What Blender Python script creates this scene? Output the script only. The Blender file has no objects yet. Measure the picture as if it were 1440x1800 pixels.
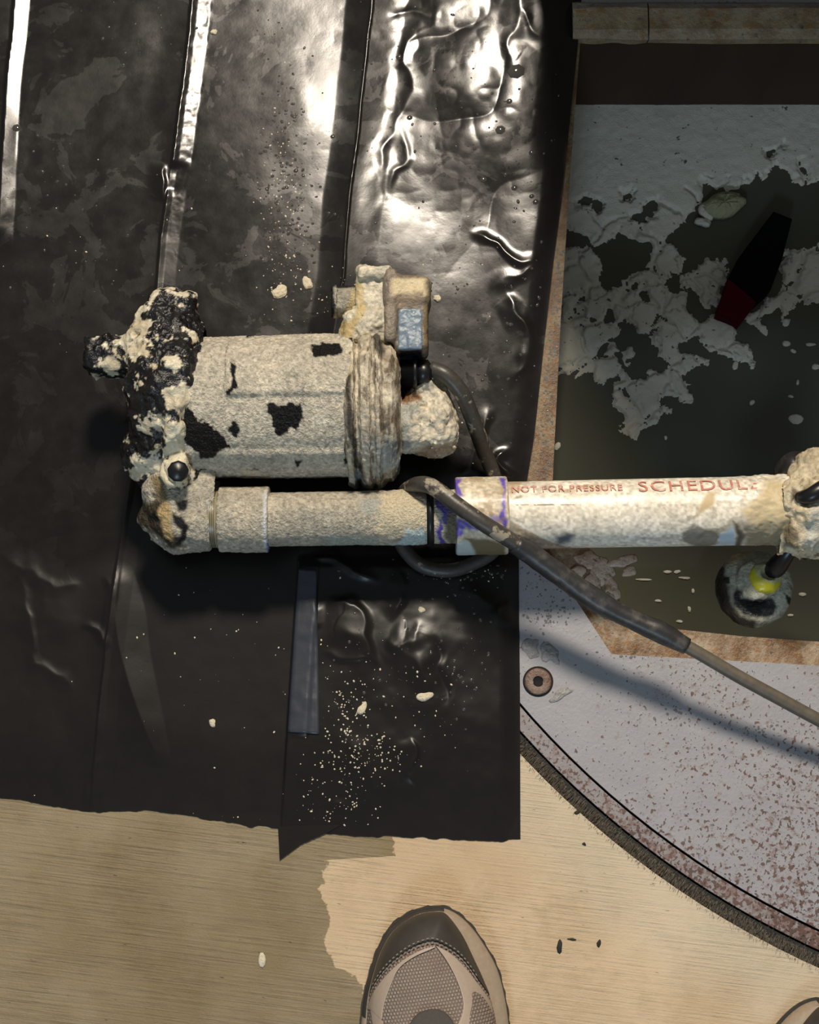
import bpy, math, random
import numpy as np
from mathutils import Vector, geometry

# ------------------------------------------------------------------ camera, world, lights, exposure
SC = bpy.context.scene
COL = SC.collection
F, CAM_H, TILT = 3085.0, 1.45, math.radians(12)
cam_d = bpy.data.cameras.new('camera')
cam_d.sensor_fit = 'HORIZONTAL'; cam_d.sensor_width = 36; cam_d.lens = 36 * F / 1440
cam_d.clip_start = 0.05
cam = bpy.data.objects.new('camera', cam_d); COL.objects.link(cam)
cam.location = (0, 0, CAM_H); cam.rotation_euler = (TILT, 0, 0)
SC.camera = cam

world = bpy.data.worlds.new('world'); SC.world = world; world.use_nodes = True
world.node_tree.nodes['Background'].inputs[0].default_value = (0.86, 0.94, 1.0, 1)
world.node_tree.nodes['Background'].inputs[1].default_value = 0.17

def area_light(name, loc, target, size, power, color):
    d = bpy.data.lights.new(name, 'AREA'); d.shape = 'DISK'; d.size = size; d.energy = power; d.color = color
    o = bpy.data.objects.new(name, d); COL.objects.link(o); o.location = loc
    o.rotation_euler = (Vector(target) - Vector(loc)).to_track_quat('-Z', 'Y').to_euler()
    return o
area_light('work_lamp', (0.14, 2.1, 2.7), (0.0, 0.3, 0), 0.48, 122, (1.0, 0.88, 0.73))
area_light('cool_lamp', (-0.25, -1.6, 1.5), (0.0, 0.3, 0), 0.4, 13, (0.60, 0.82, 1.0))

SC.view_settings.view_transform = 'Standard'; SC.view_settings.look = 'None'
SC.view_settings.exposure = 0.0; SC.view_settings.gamma = 1.0; SC.view_settings.use_curve_mapping = False

# ------------------------------------------------------------------ maths helpers
CT, ST = math.cos(TILT), math.sin(TILT)
def P(u, v, z=0.0):
    """point of the world at height z that lies in direction (u, v)"""
    u, v, z = np.broadcast_arrays(np.asarray(u, float), np.asarray(v, float), np.asarray(z, float))
    x = (u - 720) / F; y = (900 - v) / F
    dy = y * CT + ST; dz = y * ST - CT
    t = (z - CAM_H) / dz
    return np.stack([x * t, dy * t, z], -1)
def proj(p):
    y = p[..., 1]; z = p[..., 2] - CAM_H
    yc = y * CT + z * ST; zc = -y * ST + z * CT
    return 720 + F * p[..., 0] / -zc, 900 - F * yc / -zc
def scl(u, v, z):
    return float(np.linalg.norm(P(u + 1, v, z) - P(u, v, z)))
def sm(x, a, b):
    t = np.clip((x - a) / (b - a), 0, 1); return t * t * (3 - 2 * t)
def lin(r, g, b):
    f = lambda c: c / 12.92 if c <= .04045 else ((c + .055) / 1.055) ** 2.4
    return np.array([f(r / 255), f(g / 255), f(b / 255)])
def _hash(ix, iy, iz, seed):
    h = (ix * 374761393 + iy * 668265263 + iz * 1274126177 + seed * 974634721) & 0xFFFFFFFF
    h = ((h ^ (h >> 13)) * 1274126177) & 0xFFFFFFFF
    h = h ^ (h >> 16)
    return (h & 0xFFFFFF) / 16777215.0
def vn(p, seed=0):
    """value noise in 3D, -1..1"""
    f = np.floor(p); i = f.astype(np.int64); w = p - f; w = w * w * w * (w * (w * 6 - 15) + 10)
    r = 0
    for dx in (0, 1):
        wx = w[..., 0] if dx else 1 - w[..., 0]
        for dy in (0, 1):
            wy = w[..., 1] if dy else 1 - w[..., 1]
            for dz in (0, 1):
                wz = w[..., 2] if dz else 1 - w[..., 2]
                r = r + wx * wy * wz * _hash(i[..., 0] + dx, i[..., 1] + dy, i[..., 2] + dz, seed)
    return r * 2 - 1
def fbm(p, scale, octaves=4, seed=0, gain=.5):
    p = p * scale; a = 1.0; r = 0; n = 0
    for k in range(octaves):
        r = r + a * vn(p + k * 17.3, seed + k); n += a; a *= gain; p = p * 2.03
    return r / n * 1.6
def pl2(u, v, z=0): return np.stack([u, v, np.full_like(u, z)], -1)
def sdpoly(u, v, poly):
    """signed distance to a polygon, negative inside"""
    poly = np.asarray(poly, float); d = np.full(u.shape, 1e18); s = np.zeros(u.shape, bool); n = len(poly)
    for i in range(n):
        ax, ay = poly[i]; bx, by = poly[(i + 1) % n]
        ex, ey = bx - ax, by - ay; wx, wy = u - ax, v - ay
        t = np.clip((wx * ex + wy * ey) / (ex * ex + ey * ey + 1e-12), 0, 1)
        d = np.minimum(d, (wx - ex * t) ** 2 + (wy - ey * t) ** 2)
        c = (ay <= v) != (by <= v)
        if abs(by - ay) > 1e-12: s ^= c & (u < ax + (v - ay) * ex / (by - ay))
    return np.sqrt(d) * np.where(s, -1, 1)
def sdline(u, v, pts):
    """distance to a polyline (positive on the right of a line that runs downwards) and position along it 0..1"""
    pts = np.asarray(pts, float); best = np.full(u.shape, 1e18); sg = np.zeros(u.shape); par = np.zeros(u.shape)
    L = np.linalg.norm(np.diff(pts, axis=0), axis=1); tot = L.sum(); acc = 0
    for i in range(len(pts) - 1):
        ax, ay = pts[i]; ex, ey = pts[i + 1] - pts[i]
        wx, wy = u - ax, v - ay
        t = np.clip((wx * ex + wy * ey) / (ex * ex + ey * ey), 0, 1)
        d = (wx - ex * t) ** 2 + (wy - ey * t) ** 2
        m = d < best
        best = np.where(m, d, best); sg = np.where(m, np.sign(ey * wx - ex * wy), sg); par = np.where(m, (acc + t * L[i]) / tot, par)
        acc += L[i]
    return np.sqrt(best) * np.where(sg == 0, 1, sg), par
def resample(pts, n, smooth=True):
    pts = np.asarray(pts, float)
    if smooth:
        q = np.vstack([2 * pts[0] - pts[1], pts, 2 * pts[-1] - pts[-2]]); out = []
        for i in range(1, len(q) - 2):
            t = np.linspace(0, 1, 12, endpoint=False)[:, None]
            a, b, c, d = q[i - 1], q[i], q[i + 1], q[i + 2]
            out.append(.5 * (2 * b + (c - a) * t + (2 * a - 5 * b + 4 * c - d) * t ** 2 + (3 * b - a - 3 * c + d) * t ** 3))
        pts = np.vstack(out + [pts[-1:]])
    L = np.r_[0, np.cumsum(np.linalg.norm(np.diff(pts, axis=0), axis=1))]
    s = np.linspace(0, L[-1], n)
    return np.stack([np.interp(s, L, pts[:, k]) for k in range(pts.shape[1])], -1)

# ------------------------------------------------------------------ object helpers
def mesh_data(name, V, Fc, mat=None, col=None, smooth=True):
    me = bpy.data.meshes.new(name)
    V = np.asarray(V, float)
    if isinstance(Fc, np.ndarray):
        k = Fc.shape[1]; me.vertices.add(len(V)); me.vertices.foreach_set('co', V.astype(np.float32).ravel())
        me.loops.add(Fc.size); me.loops.foreach_set('vertex_index', Fc.astype(np.int32).ravel())
        me.polygons.add(len(Fc)); me.polygons.foreach_set('loop_start', np.arange(len(Fc), dtype=np.int32) * k)
        me.update(calc_edges=True); me.validate()
    else:
        me.from_pydata([tuple(v) for v in V], [], [tuple(f) for f in Fc]); me.update()
    if smooth: me.polygons.foreach_set('use_smooth', np.ones(len(me.polygons), bool))
    if col is not None and len(me.vertices) == len(col):
        a = me.attributes.new('Col', 'FLOAT_COLOR', 'POINT'); a.data.foreach_set('color', np.asarray(col, np.float32).ravel())
    if mat: me.materials.append(mat)
    return me
def mk(name, V, Fc, mat=None, parent=None, col=None, smooth=True):
    o = bpy.data.objects.new(name, mesh_data(name, V, Fc, mat, col, smooth)); COL.objects.link(o)
    if parent:
        o.parent = parent
        w = Vector((0, 0, 0)); q = parent
        while q: w += q.location; q = q.parent
        for vv in (o.data,): vv.transform(__import__('mathutils').Matrix.Translation(-w))
    return o
def tag(o, label=None, cat=None, group=None, kind=None):
    if label: o['label'] = label
    if cat: o['category'] = cat
    if group: o['group'] = group
    if kind: o['kind'] = kind
    return o
def thing(name, loc, label, cat, group=None):
    o = bpy.data.objects.new(name, None); COL.objects.link(o); o.location = [float(c) for c in loc]; o.empty_display_size = .02
    return tag(o, label, cat, group)
def grid_faces(nr, nc, wrap=False):
    r = np.arange(nr - 1)[:, None]; c = np.arange(nc if wrap else nc - 1)[None]
    a = r * nc + c; b = r * nc + (c + 1) % nc
    return np.stack([a, b, b + nc, a + nc], -1).reshape(-1, 4)
def frame_of(t):
    t = t / np.linalg.norm(t); up = np.array([0, 0, 1.]) if abs(t[2]) < .9 else np.array([0, 1., 0])
    n = np.cross(up, t); n /= np.linalg.norm(n)     # sideways
    b = np.cross(t, n)                              # up
    return t, n, b
def lathe(p0, p1, prof, nth=160, step=None, rfun=None):
    """prof: list of (t 0..1 along p0-p1 in metres from p0, radius m). returns V, F, theta (0 = up, + = left of travel)"""
    p0, p1 = np.asarray(p0, float), np.asarray(p1, float)
    t, n, b = frame_of(p1 - p0)
    prof = np.asarray(prof, float)
    if step:
        L = np.r_[0, np.cumsum(np.linalg.norm(np.diff(prof, axis=0), axis=1))]
        s = np.unique(np.r_[np.linspace(0, L[-1], max(2, int(L[-1] / step))), L])
        prof = np.stack([np.interp(s, L, prof[:, 0]), np.interp(s, L, prof[:, 1])], -1)
    th = np.linspace(0, 2 * np.pi, nth, endpoint=False)
    X, TH = np.meshgrid(prof[:, 0], th, indexing='ij'); R = np.repeat(prof[:, 1][:, None], nth, 1)
    if rfun: R = rfun(X, TH, R)
    V = p0 + X[..., None] * t + (R * np.cos(TH))[..., None] * b + (R * np.sin(TH))[..., None] * n
    return V.reshape(-1, 3), grid_faces(len(prof), nth, True)[:, ::-1], TH.ravel()
def displace(V, Fc, amt):
    e1 = V[Fc[:, 1]] - V[Fc[:, 0]]; e2 = V[Fc[:, -1]] - V[Fc[:, 0]]; fn = np.cross(e1, e2)
    N = np.zeros_like(V)
    for k in range(Fc.shape[1]): np.add.at(N, Fc[:, k], fn)
    N /= np.linalg.norm(N, axis=1, keepdims=True) + 1e-12
    return V + N * amt[:, None]
def tube(pts, rads, nth=14, step=.004, ends=True):
    pts = np.asarray(pts, float); rads = np.asarray(rads, float)
    q = resample(np.hstack([pts, rads[:, None]]), max(4, int(np.linalg.norm(np.diff(pts, axis=0), axis=1).sum() / step)))
    c, r = q[:, :3], q[:, 3]
    T = np.gradient(c, axis=0); T /= np.linalg.norm(T, axis=1, keepdims=True)
    n = frame_of(T[0])[1]; Ns = []
    for t in T:
        n = n - t * (n @ t); n = n / np.linalg.norm(n); Ns.append(n)
    Ns = np.array(Ns); B = np.cross(T, Ns)
    th = np.linspace(0, 2 * np.pi, nth, endpoint=False)
    V = c[:, None] + r[:, None, None] * (np.cos(th)[None, :, None] * Ns[:, None] + np.sin(th)[None, :, None] * B[:, None])
    V = V.reshape(-1, 3); Fc = [tuple(f) for f in grid_faces(len(c), nth, True)]
    if ends:
        Fc.append(tuple(range(nth))[::-1]); Fc.append(tuple(range(len(V) - nth, len(V))))
    return V, Fc
def surface_net(fn, lo, hi, res):
    lo = np.asarray(lo, float); hi = np.asarray(hi, float)
    n = np.ceil((hi - lo) / res).astype(int) + 1
    ax = [lo[k] + res * np.arange(n[k]) for k in range(3)]
    G = np.stack(np.meshgrid(*ax, indexing='ij'), -1); f = fn(G)
    ins = f < 0
    acc = np.zeros(tuple(n - 1) + (3,)); cnt = np.zeros(tuple(n - 1)); faces = []
    idx = -np.ones(tuple(n - 1), int)
    cr = []
    for a in range(3):
        sl0 = [slice(None)] * 3; sl1 = [slice(None)] * 3; sl0[a] = slice(0, -1); sl1[a] = slice(1, None)
        f0, f1 = f[tuple(sl0)], f[tuple(sl1)]
        c = (f0 < 0) != (f1 < 0); t = np.where(c, f0 / (f0 - f1 + 1e-20), 0)
        pos = G[tuple(sl0)].copy(); pos[..., a] += t * res
        b1, b2 = [k for k in range(3) if k != a]
        for o1 in (0, 1):
            for o2 in (0, 1):
                s = [slice(None)] * 3
                s[b1] = slice(o1, o1 + n[b1] - 1); s[b2] = slice(o2, o2 + n[b2] - 1)
                m = c[tuple(s)]; acc += np.where(m[..., None], pos[tuple(s)], 0); cnt += m
        cr.append((a, b1, b2, c, f0 < 0))
    act = cnt > 0; idx[act] = np.arange(act.sum()); V = acc[act] / cnt[act][:, None]
    for a, b1, b2, c, i0 in cr:
        I = np.argwhere(c); I = I[(I[:, b1] > 0) & (I[:, b2] > 0) & (I[:, b1] < n[b1] - 1) & (I[:, b2] < n[b2] - 1)]
        def at(d1, d2):
            J = I.copy(); J[:, b1] += d1; J[:, b2] += d2; return idx[J[:, 0], J[:, 1], J[:, 2]]
        q = np.stack([at(-1, -1), at(0, -1), at(0, 0), at(-1, 0)], -1)
        flip = i0[I[:, 0], I[:, 1], I[:, 2]] ^ (a == 1)
        q[~flip] = q[~flip][:, ::-1]; faces.append(q)
    return V, np.vstack(faces)
def smin(a, b, k=.006):
    h = np.clip(.5 + .5 * (b - a) / k, 0, 1); return b * (1 - h) + a * h - k * h * (1 - h)
def sd_box(p, c, h, r=.003, rot=0):
    q = p - np.asarray(c)
    if rot:
        cs, sn = math.cos(rot), math.sin(rot); q = np.stack([q[..., 0] * cs + q[..., 1] * sn, -q[..., 0] * sn + q[..., 1] * cs, q[..., 2]], -1)
    q = np.abs(q) - (np.asarray(h) - r)
    return np.linalg.norm(np.maximum(q, 0), axis=-1) + np.minimum(q.max(-1), 0) - r
def sd_cap(p, a, b, r):
    a, b = np.asarray(a, float), np.asarray(b, float); ab = b - a
    t = np.clip(((p - a) @ ab) / (ab @ ab), 0, 1); return np.linalg.norm(p - a - t[..., None] * ab, axis=-1) - r
def sd_cyl(p, a, b, r, rnd=.003):
    a, b = np.asarray(a, float), np.asarray(b, float); L = np.linalg.norm(b - a); d = (b - a) / L
    s = (p - a) @ d; rad = np.linalg.norm(p - a - s[..., None] * d, axis=-1)
    dx = rad - r + rnd; dy = np.abs(s - L / 2) - L / 2 + rnd
    return np.minimum(np.maximum(dx, dy), 0) + np.sqrt(np.maximum(dx, 0) ** 2 + np.maximum(dy, 0) ** 2) - rnd
def sd_ell(p, c, r):
    r = np.asarray(r, float); q = (p - np.asarray(c)) / r; k = np.linalg.norm(q, axis=-1); return (k - 1) * r.min()
def flat_poly(name, outer, holes, z, thick, mat, parent=None):
    """flat plate with holes, given in world xy, top at z, extruded down by thick"""
    loops = [outer] + list(holes)
    vl = [[Vector((p[0], p[1], 0)) for p in l] for l in loops]
    tris = geometry.tessellate_polygon(vl)
    pts = [p for l in loops for p in l]; n = len(pts)
    V = [(p[0], p[1], z) for p in pts] + [(p[0], p[1], z - thick) for p in pts]; Fc = []
    for t in tris:
        a, b, c = (pts[i] for i in t)
        if (b[0] - a[0]) * (c[1] - a[1]) - (b[1] - a[1]) * (c[0] - a[0]) < 0: t = (t[0], t[2], t[1])
        Fc.append(tuple(t)); Fc.append(tuple(n + i for i in reversed(t)))
    o = 0
    for k, l in enumerate(loops):
        m = len(l); ar = sum(l[i][0] * l[(i + 1) % m][1] - l[(i + 1) % m][0] * l[i][1] for i in range(m))
        for i in range(m):
            a, b = o + i, o + (i + 1) % m
            q = (a, n + a, n + b, b)
            if (ar > 0) == (k > 0): q = q[::-1]
            Fc.append(q)
        o += m
    return mk(name, np.array(V), Fc, mat, parent, smooth=False)

# ------------------------------------------------------------------ materials
class M:
    def __init__(self, name):
        self.m = bpy.data.materials.new(name); self.m.use_nodes = True; self.t = self.m.node_tree
        self.b = self.t.nodes['Principled BSDF']; self.co = None
    def n(self, typ, ins=None, out=0, **props):
        nd = self.t.nodes.new(typ)
        for k, v in props.items(): setattr(nd, k, v)
        for k, v in (ins or {}).items():
            s = nd.inputs[k]
            if isinstance(v, bpy.types.NodeSocket): self.t.links.new(v, s)
            else: s.default_value = v
        return nd.outputs[out]
    def pos(self):
        if self.co is None: self.co = self.n('ShaderNodeNewGeometry')
        return self.co
    def mapped(self, scale=(1, 1, 1), rot=(0, 0, 0)):
        r = self.n('ShaderNodeVectorRotate', {0: self.pos(), 'Rotation': rot}, rotation_type='EULER_XYZ')
        return self.n('ShaderNodeVectorMath', {0: r, 1: scale}, operation='MULTIPLY')
    def noise(self, scale, detail=4, rough=.55, vec=None, dist=0):
        return self.n('ShaderNodeTexNoise', {'Vector': vec or self.pos(), 'Scale': scale, 'Detail': detail, 'Roughness': rough, 'Distortion': dist})
    def math(self, op, a, b=0.0, c=0.0): return self.n('ShaderNodeMath', {0: a, 1: b, 2: c}, operation=op)
    def step(self, x, a, b): return self.n('ShaderNodeMapRange', {0: x, 1: a, 2: b}, interpolation_type='SMOOTHSTEP')
    def mix(self, f, a, b):
        c4 = lambda c: c if isinstance(c, bpy.types.NodeSocket) else tuple(c)[:3] + (1,)
        nd = self.t.nodes.new('ShaderNodeMix'); nd.data_type = 'RGBA'
        for k, v in ((0, f), (6, c4(a)), (7, c4(b))):
            if isinstance(v, bpy.types.NodeSocket): self.t.links.new(v, nd.inputs[k])
            else: nd.inputs[k].default_value = v
        return nd.outputs[2]
    def bump(self, h, strength=.5, dist=.001, prev=None):
        i = {'Strength': strength, 'Distance': dist, 'Height': h}
        if prev is not None: i['Normal'] = prev
        return self.n('ShaderNodeBump', i)
    def set(self, **kw):
        for k, v in kw.items():
            k = k.replace('_', ' '); s = self.b.inputs[k]
            if isinstance(v, bpy.types.NodeSocket): self.t.links.new(v, s)
            else: s.default_value = (tuple(v)[:3] + (1,)) if k == 'Base Color' else v
        return self.m
def m_plain(name, c, rough=.5, bump_scale=0, bump=.3, metal=0, var=.25, dist=.0006):
    m = M(name); n = m.noise(bump_scale or 200, 4)
    col = m.mix(n, np.array(c) * (1 - var), np.array(c) * (1 + var))
    kw = dict(Base_Color=col, Roughness=rough, Metallic=metal)
    if bump_scale: kw['Normal'] = m.bump(n, bump, dist)
    return m.set(**kw)
def m_vcol(name, scale=900, strength=.6, dist=.0012, var=.25, spec=.5, scale2=150, b2=.35):
    """colour and gloss from the painted surface attribute, fine grit as relief"""
    m = M(name); at = m.t.nodes.new('ShaderNodeAttribute'); at.attribute_name = 'Col'
    n = m.noise(scale, 3, .6); n2 = m.noise(scale2, 5, .6)
    f = m.math('MULTIPLY_ADD', n, 2 * var, 1 - var)
    vm = m.n('ShaderNodeVectorMath', {0: at.outputs['Color'], 'Scale': f}, operation='SCALE')
    nb = m.bump(n, strength, dist); nb = m.bump(n2, b2, .003, nb)
    return m.set(Base_Color=vm, Roughness=at.outputs['Alpha'], Normal=nb, Specular_IOR_Level=spec)

MUD, MUDL, GREY, BLK = lin(182, 170, 142), lin(205, 193, 166), lin(150, 146, 132), np.array([.004, .004, .0045])

# concrete slab: broom finish, wet and stained to the left
def mat_concrete():
    m = M('concrete'); rot = (0, 0, math.radians(7))
    streak = m.noise(1, 4, .6, m.mapped((11, 470, 1), rot)); wide = m.noise(7, 5, .6); pit = m.noise(1, 3, .6, m.mapped((60, 260, 1), rot))
    sep = m.t.nodes.new('ShaderNodeSeparateXYZ'); m.t.links.new(m.pos(), sep.inputs[0]); x, y = sep.outputs[0], sep.outputs[1]
    dry = m.mix(m.step(wide, .3, .7), (.50, .365, .225), (.60, .46, .305))
    cl = m.step(m.noise(11, 4, .6), .38, .62)
    dry = m.mix(m.math('MULTIPLY', m.math('MULTIPLY', m.step(streak, .52, .72), cl), .35), dry, (.30, .225, .14))
    dry = m.mix(m.math('MULTIPLY', m.step(m.noise(26, 6, .65), .50, .68), .3), dry, (.36, .26, .15))
    # pale smoothed cement beside the round steel frame
    d = m.n('ShaderNodeVectorMath', {0: m.pos(), 1: (.6207, .5926, 0)}, operation='DISTANCE', out=1)
    d = m.math('ADD', d, m.math('MULTIPLY', m.math('SUBTRACT', m.noise(30, 4), .5), .05))
    dry = m.mix(m.math('MULTIPLY', m.step(d, .80, .735), .55), dry, (.56, .50, .385))
    # wet patch: edge position along x for each y
    pts = [(1440, 690), (1505, 690), (1512, 575), (1560, 566), (1620, 580), (1650, 570), (1700, 588), (1706, 615), (1740, 640), (1800, 650)]
    w = [P(b, a) for a, b in pts]
    y0, y1, x0, x1 = w[-1][1], w[0][1], -.1, .05
    fy = m.n('ShaderNodeMapRange', {0: y, 1: float(y0), 2: float(y1)})
    cu = m.t.nodes.new('ShaderNodeFloatCurve'); m.t.links.new(fy, cu.inputs['Value']); cv = cu.mapping.curves[0]
    cp = sorted(((float((p[1] - y0) / (y1 - y0)), float((p[0] - x0) / (x1 - x0))) for p in w))
    while len(cv.points) < len(cp): cv.points.new(.5, .5)
    for q, c in zip(cv.points, cp): q.location = c; q.handle_type = 'VECTOR'
    cu.mapping.update()
    xb = m.math('MULTIPLY_ADD', cu.outputs[0], x1 - x0, x0)
    e = m.math('SUBTRACT', xb, x); e = m.math('ADD', e, m.math('MULTIPLY', m.math('SUBTRACT', m.noise(110, 4, .6), .5), .022))
    wet = m.step(e, -.0008, .0012)
    spots = m.math('MULTIPLY', m.step(m.noise(38, 2, .5), .66, .74), .2)
    spots = m.math('MULTIPLY', spots, m.step(x, -.03, -.06))
    wet = m.math('MAXIMUM', wet, spots)
    wc = m.mix(m.step(wide, .32, .68), (.20, .145, .072), (.27, .215, .128))
    wc = m.mix(m.math('MULTIPLY', m.step(streak, .5, .78), .5), wc, (.07, .05, .028))
    col = m.mix(wet, dry, wc)
    # dark pits drawn out along the broom marks, and hair cracks
    col = m.mix(m.step(pit, .69, .76), col, (.03, .022, .014))
    hs = m.math('MULTIPLY', streak, m.math('MULTIPLY_ADD', cl, .65, .35)); nb = m.bump(hs, .75, .0028); nb = m.bump(m.noise(500, 3), .4, .001, nb)
    return m.set(Base_Color=col, Roughness=m.mix(wet, (.85,) * 3, (.55,) * 3), Normal=nb, Specular_IOR_Level=.3)
def mat_plate(name='painted_steel_plate', off=0.0, tint=(1, 1, 1)):
    m = M(name)
    sep = m.t.nodes.new('ShaderNodeSeparateXYZ'); m.t.links.new(m.pos(), sep.inputs[0]); x, y = sep.outputs[0], sep.outputs[1]
    big = m.noise(9, 5, .6); sp = m.noise(1, 2, .5, m.mapped((300, 240, 1), (0, 0, .5)), .2); sp2 = m.noise(120, 5, .7, None, .2)
    base = m.mix(m.noise(40, 4), np.array((.255, .252, .275)) * tint, np.array((.335, .325, .34)) * tint)
    # rust grows towards the south-east and in cloudy areas
    dg = m.math('ADD', m.math('MULTIPLY', x, .5), m.math('MULTIPLY', y, -1.1))
    g = m.math('ADD', m.math('MULTIPLY', m.step(dg, -.12, .17), .11), m.math('MULTIPLY_ADD', m.math('SUBTRACT', big, .5), .30, off))
    r1 = m.step(m.math('ADD', sp, g), .655, .70); r2 = m.step(m.math('ADD', sp2, g), .60, .74); sq = m.noise(1, 2, .5, m.mapped((470, 330, 1), (0, 0, -.7)), .1)
    r3 = m.math('MULTIPLY', m.step(m.math('ADD', sq, m.math('MULTIPLY', g, .45)), .685, .72), m.step(big, .36, .5))
    col = m.mix(m.math('MULTIPLY', r2, .75), base, (.165, .10, .085))
    col = m.mix(m.math('MULTIPLY', r1, .9), col, m.mix(m.noise(60, 2), (.035, .028, .027), (.17, .075, .05)))
    col = m.mix(m.math('MULTIPLY', r3, .92), col, (.022, .018, .017))
    nb = m.bump(sp, .35, .0008); nb = m.bump(m.noise(420, 3), .25, .0006, nb)
    return m.set(Base_Color=col, Roughness=m.mix(m.noise(25, 4), (.32,) * 3, (.6,) * 3), Normal=nb)
def mat_rust(name, pale, dark, bias=.5):
    m = M(name); a = m.noise(38, 7, .68); b = m.noise(150, 5, .68); c = m.noise(420, 3)
    col = m.mix(m.step(a, bias - .12, bias + .14), dark, pale)
    col = m.mix(m.math('MULTIPLY', m.step(b, .52, .66), .8), col, (.26, .125, .035))
    col = m.mix(m.math('MULTIPLY', m.step(b, .42, .30), .8), col, (.045, .028, .016))
    nb = m.bump(b, .7, .0025); nb = m.bump(c, .5, .001, nb)
    return m.set(Base_Color=col, Roughness=m.mix(a, (.22,) * 3, (.6,) * 3), Normal=nb)
def mat_sheet():
    m = M('black_polythene'); a = m.noise(19, 6, .6, None, .7); b = m.noise(60, 5, .6); f = m.noise(380, 4, .6); c = m.noise(7, 3, .5)
    dull = m.step(m.math('ADD', a, m.math('MULTIPLY', m.math('SUBTRACT', c, .5), .7)), .535, .55)     # dry film among flat water film, crisp edges
    sep = m.t.nodes.new('ShaderNodeSeparateXYZ'); m.t.links.new(m.pos(), sep.inputs[0])
    dry = m.step(m.math('ADD', sep.outputs[1], m.math('MULTIPLY', m.math('SUBTRACT', c, .5), .1)), .30, .25)   # the near half is dry
    r = m.n('ShaderNodeMapRange', {0: b, 1: .3, 2: .7, 3: .165, 4: .22})
    r = m.math('ADD', r, m.math('MULTIPLY', dull, .055)); r = m.math('MAXIMUM', r, m.math('MULTIPLY', dry, .31))
    col = m.mix(b, (.0065, .0055, .0048), (.012, .010, .0088))
    nb = m.bump(b, .07, .0012); nb = m.bump(f, .05, .0003, nb)
    return m.set(Base_Color=col, Roughness=r, Normal=nb, Specular_IOR_Level=.34)
def mat_water():
    m = M('murky_pit_water'); a = m.noise(9, 4)
    return m.set(Base_Color=m.mix(a, (.060, .063, .046), (.085, .084, .060)), Roughness=.08, IOR=1.33, Normal=m.bump(m.noise(12, 2), .03, .002))
def mat_scum():
    m = M('grey_scum'); a = m.noise(30, 5); b = m.noise(700, 3, .6)
    col = m.mix(a, (.54, .52, .44), (.66, .63, .53)); col = m.mix(m.step(m.noise(170, 3), .66, .72), col, (.09, .09, .075))
    return m.set(Base_Color=col, Roughness=.75, Normal=m.bump(b, .6, .0012, m.bump(a, .5, .004)))
def mat_wall():
    m = M('pit_wall_stain'); a = m.noise(1, 4, .6, m.mapped((30, 30, 4)))
    return m.set(Base_Color=m.mix(a, (.012, .005, .002), (.060, .025, .008)), Roughness=.7)
def mat_knit():
    m = M('knit_mesh'); br = m.n('ShaderNodeTexBrick', {'Vector': m.mapped((1, 1, 0), (0, 0, math.radians(-8))), 'Color1': (1, 1, 1, 1), 'Color2': (.55, .55, .55, 1), 'Mortar': (.15, .15, .15, 1), 'Scale': 60, 'Mortar Size': .045, 'Mortar Smooth': 1.0, 'Brick Width': .15, 'Row Height': .15})
    col = m.mix(br, (.15, .115, .093), (.36, .295, .25)); col = m.mix(m.math('MULTIPLY', m.step(m.noise(40, 4), .45, .65), .45), col, (.20, .15, .13))
    return m.set(Base_Color=col, Roughness=.9, Normal=m.bump(br, .8, .0016))

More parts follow.
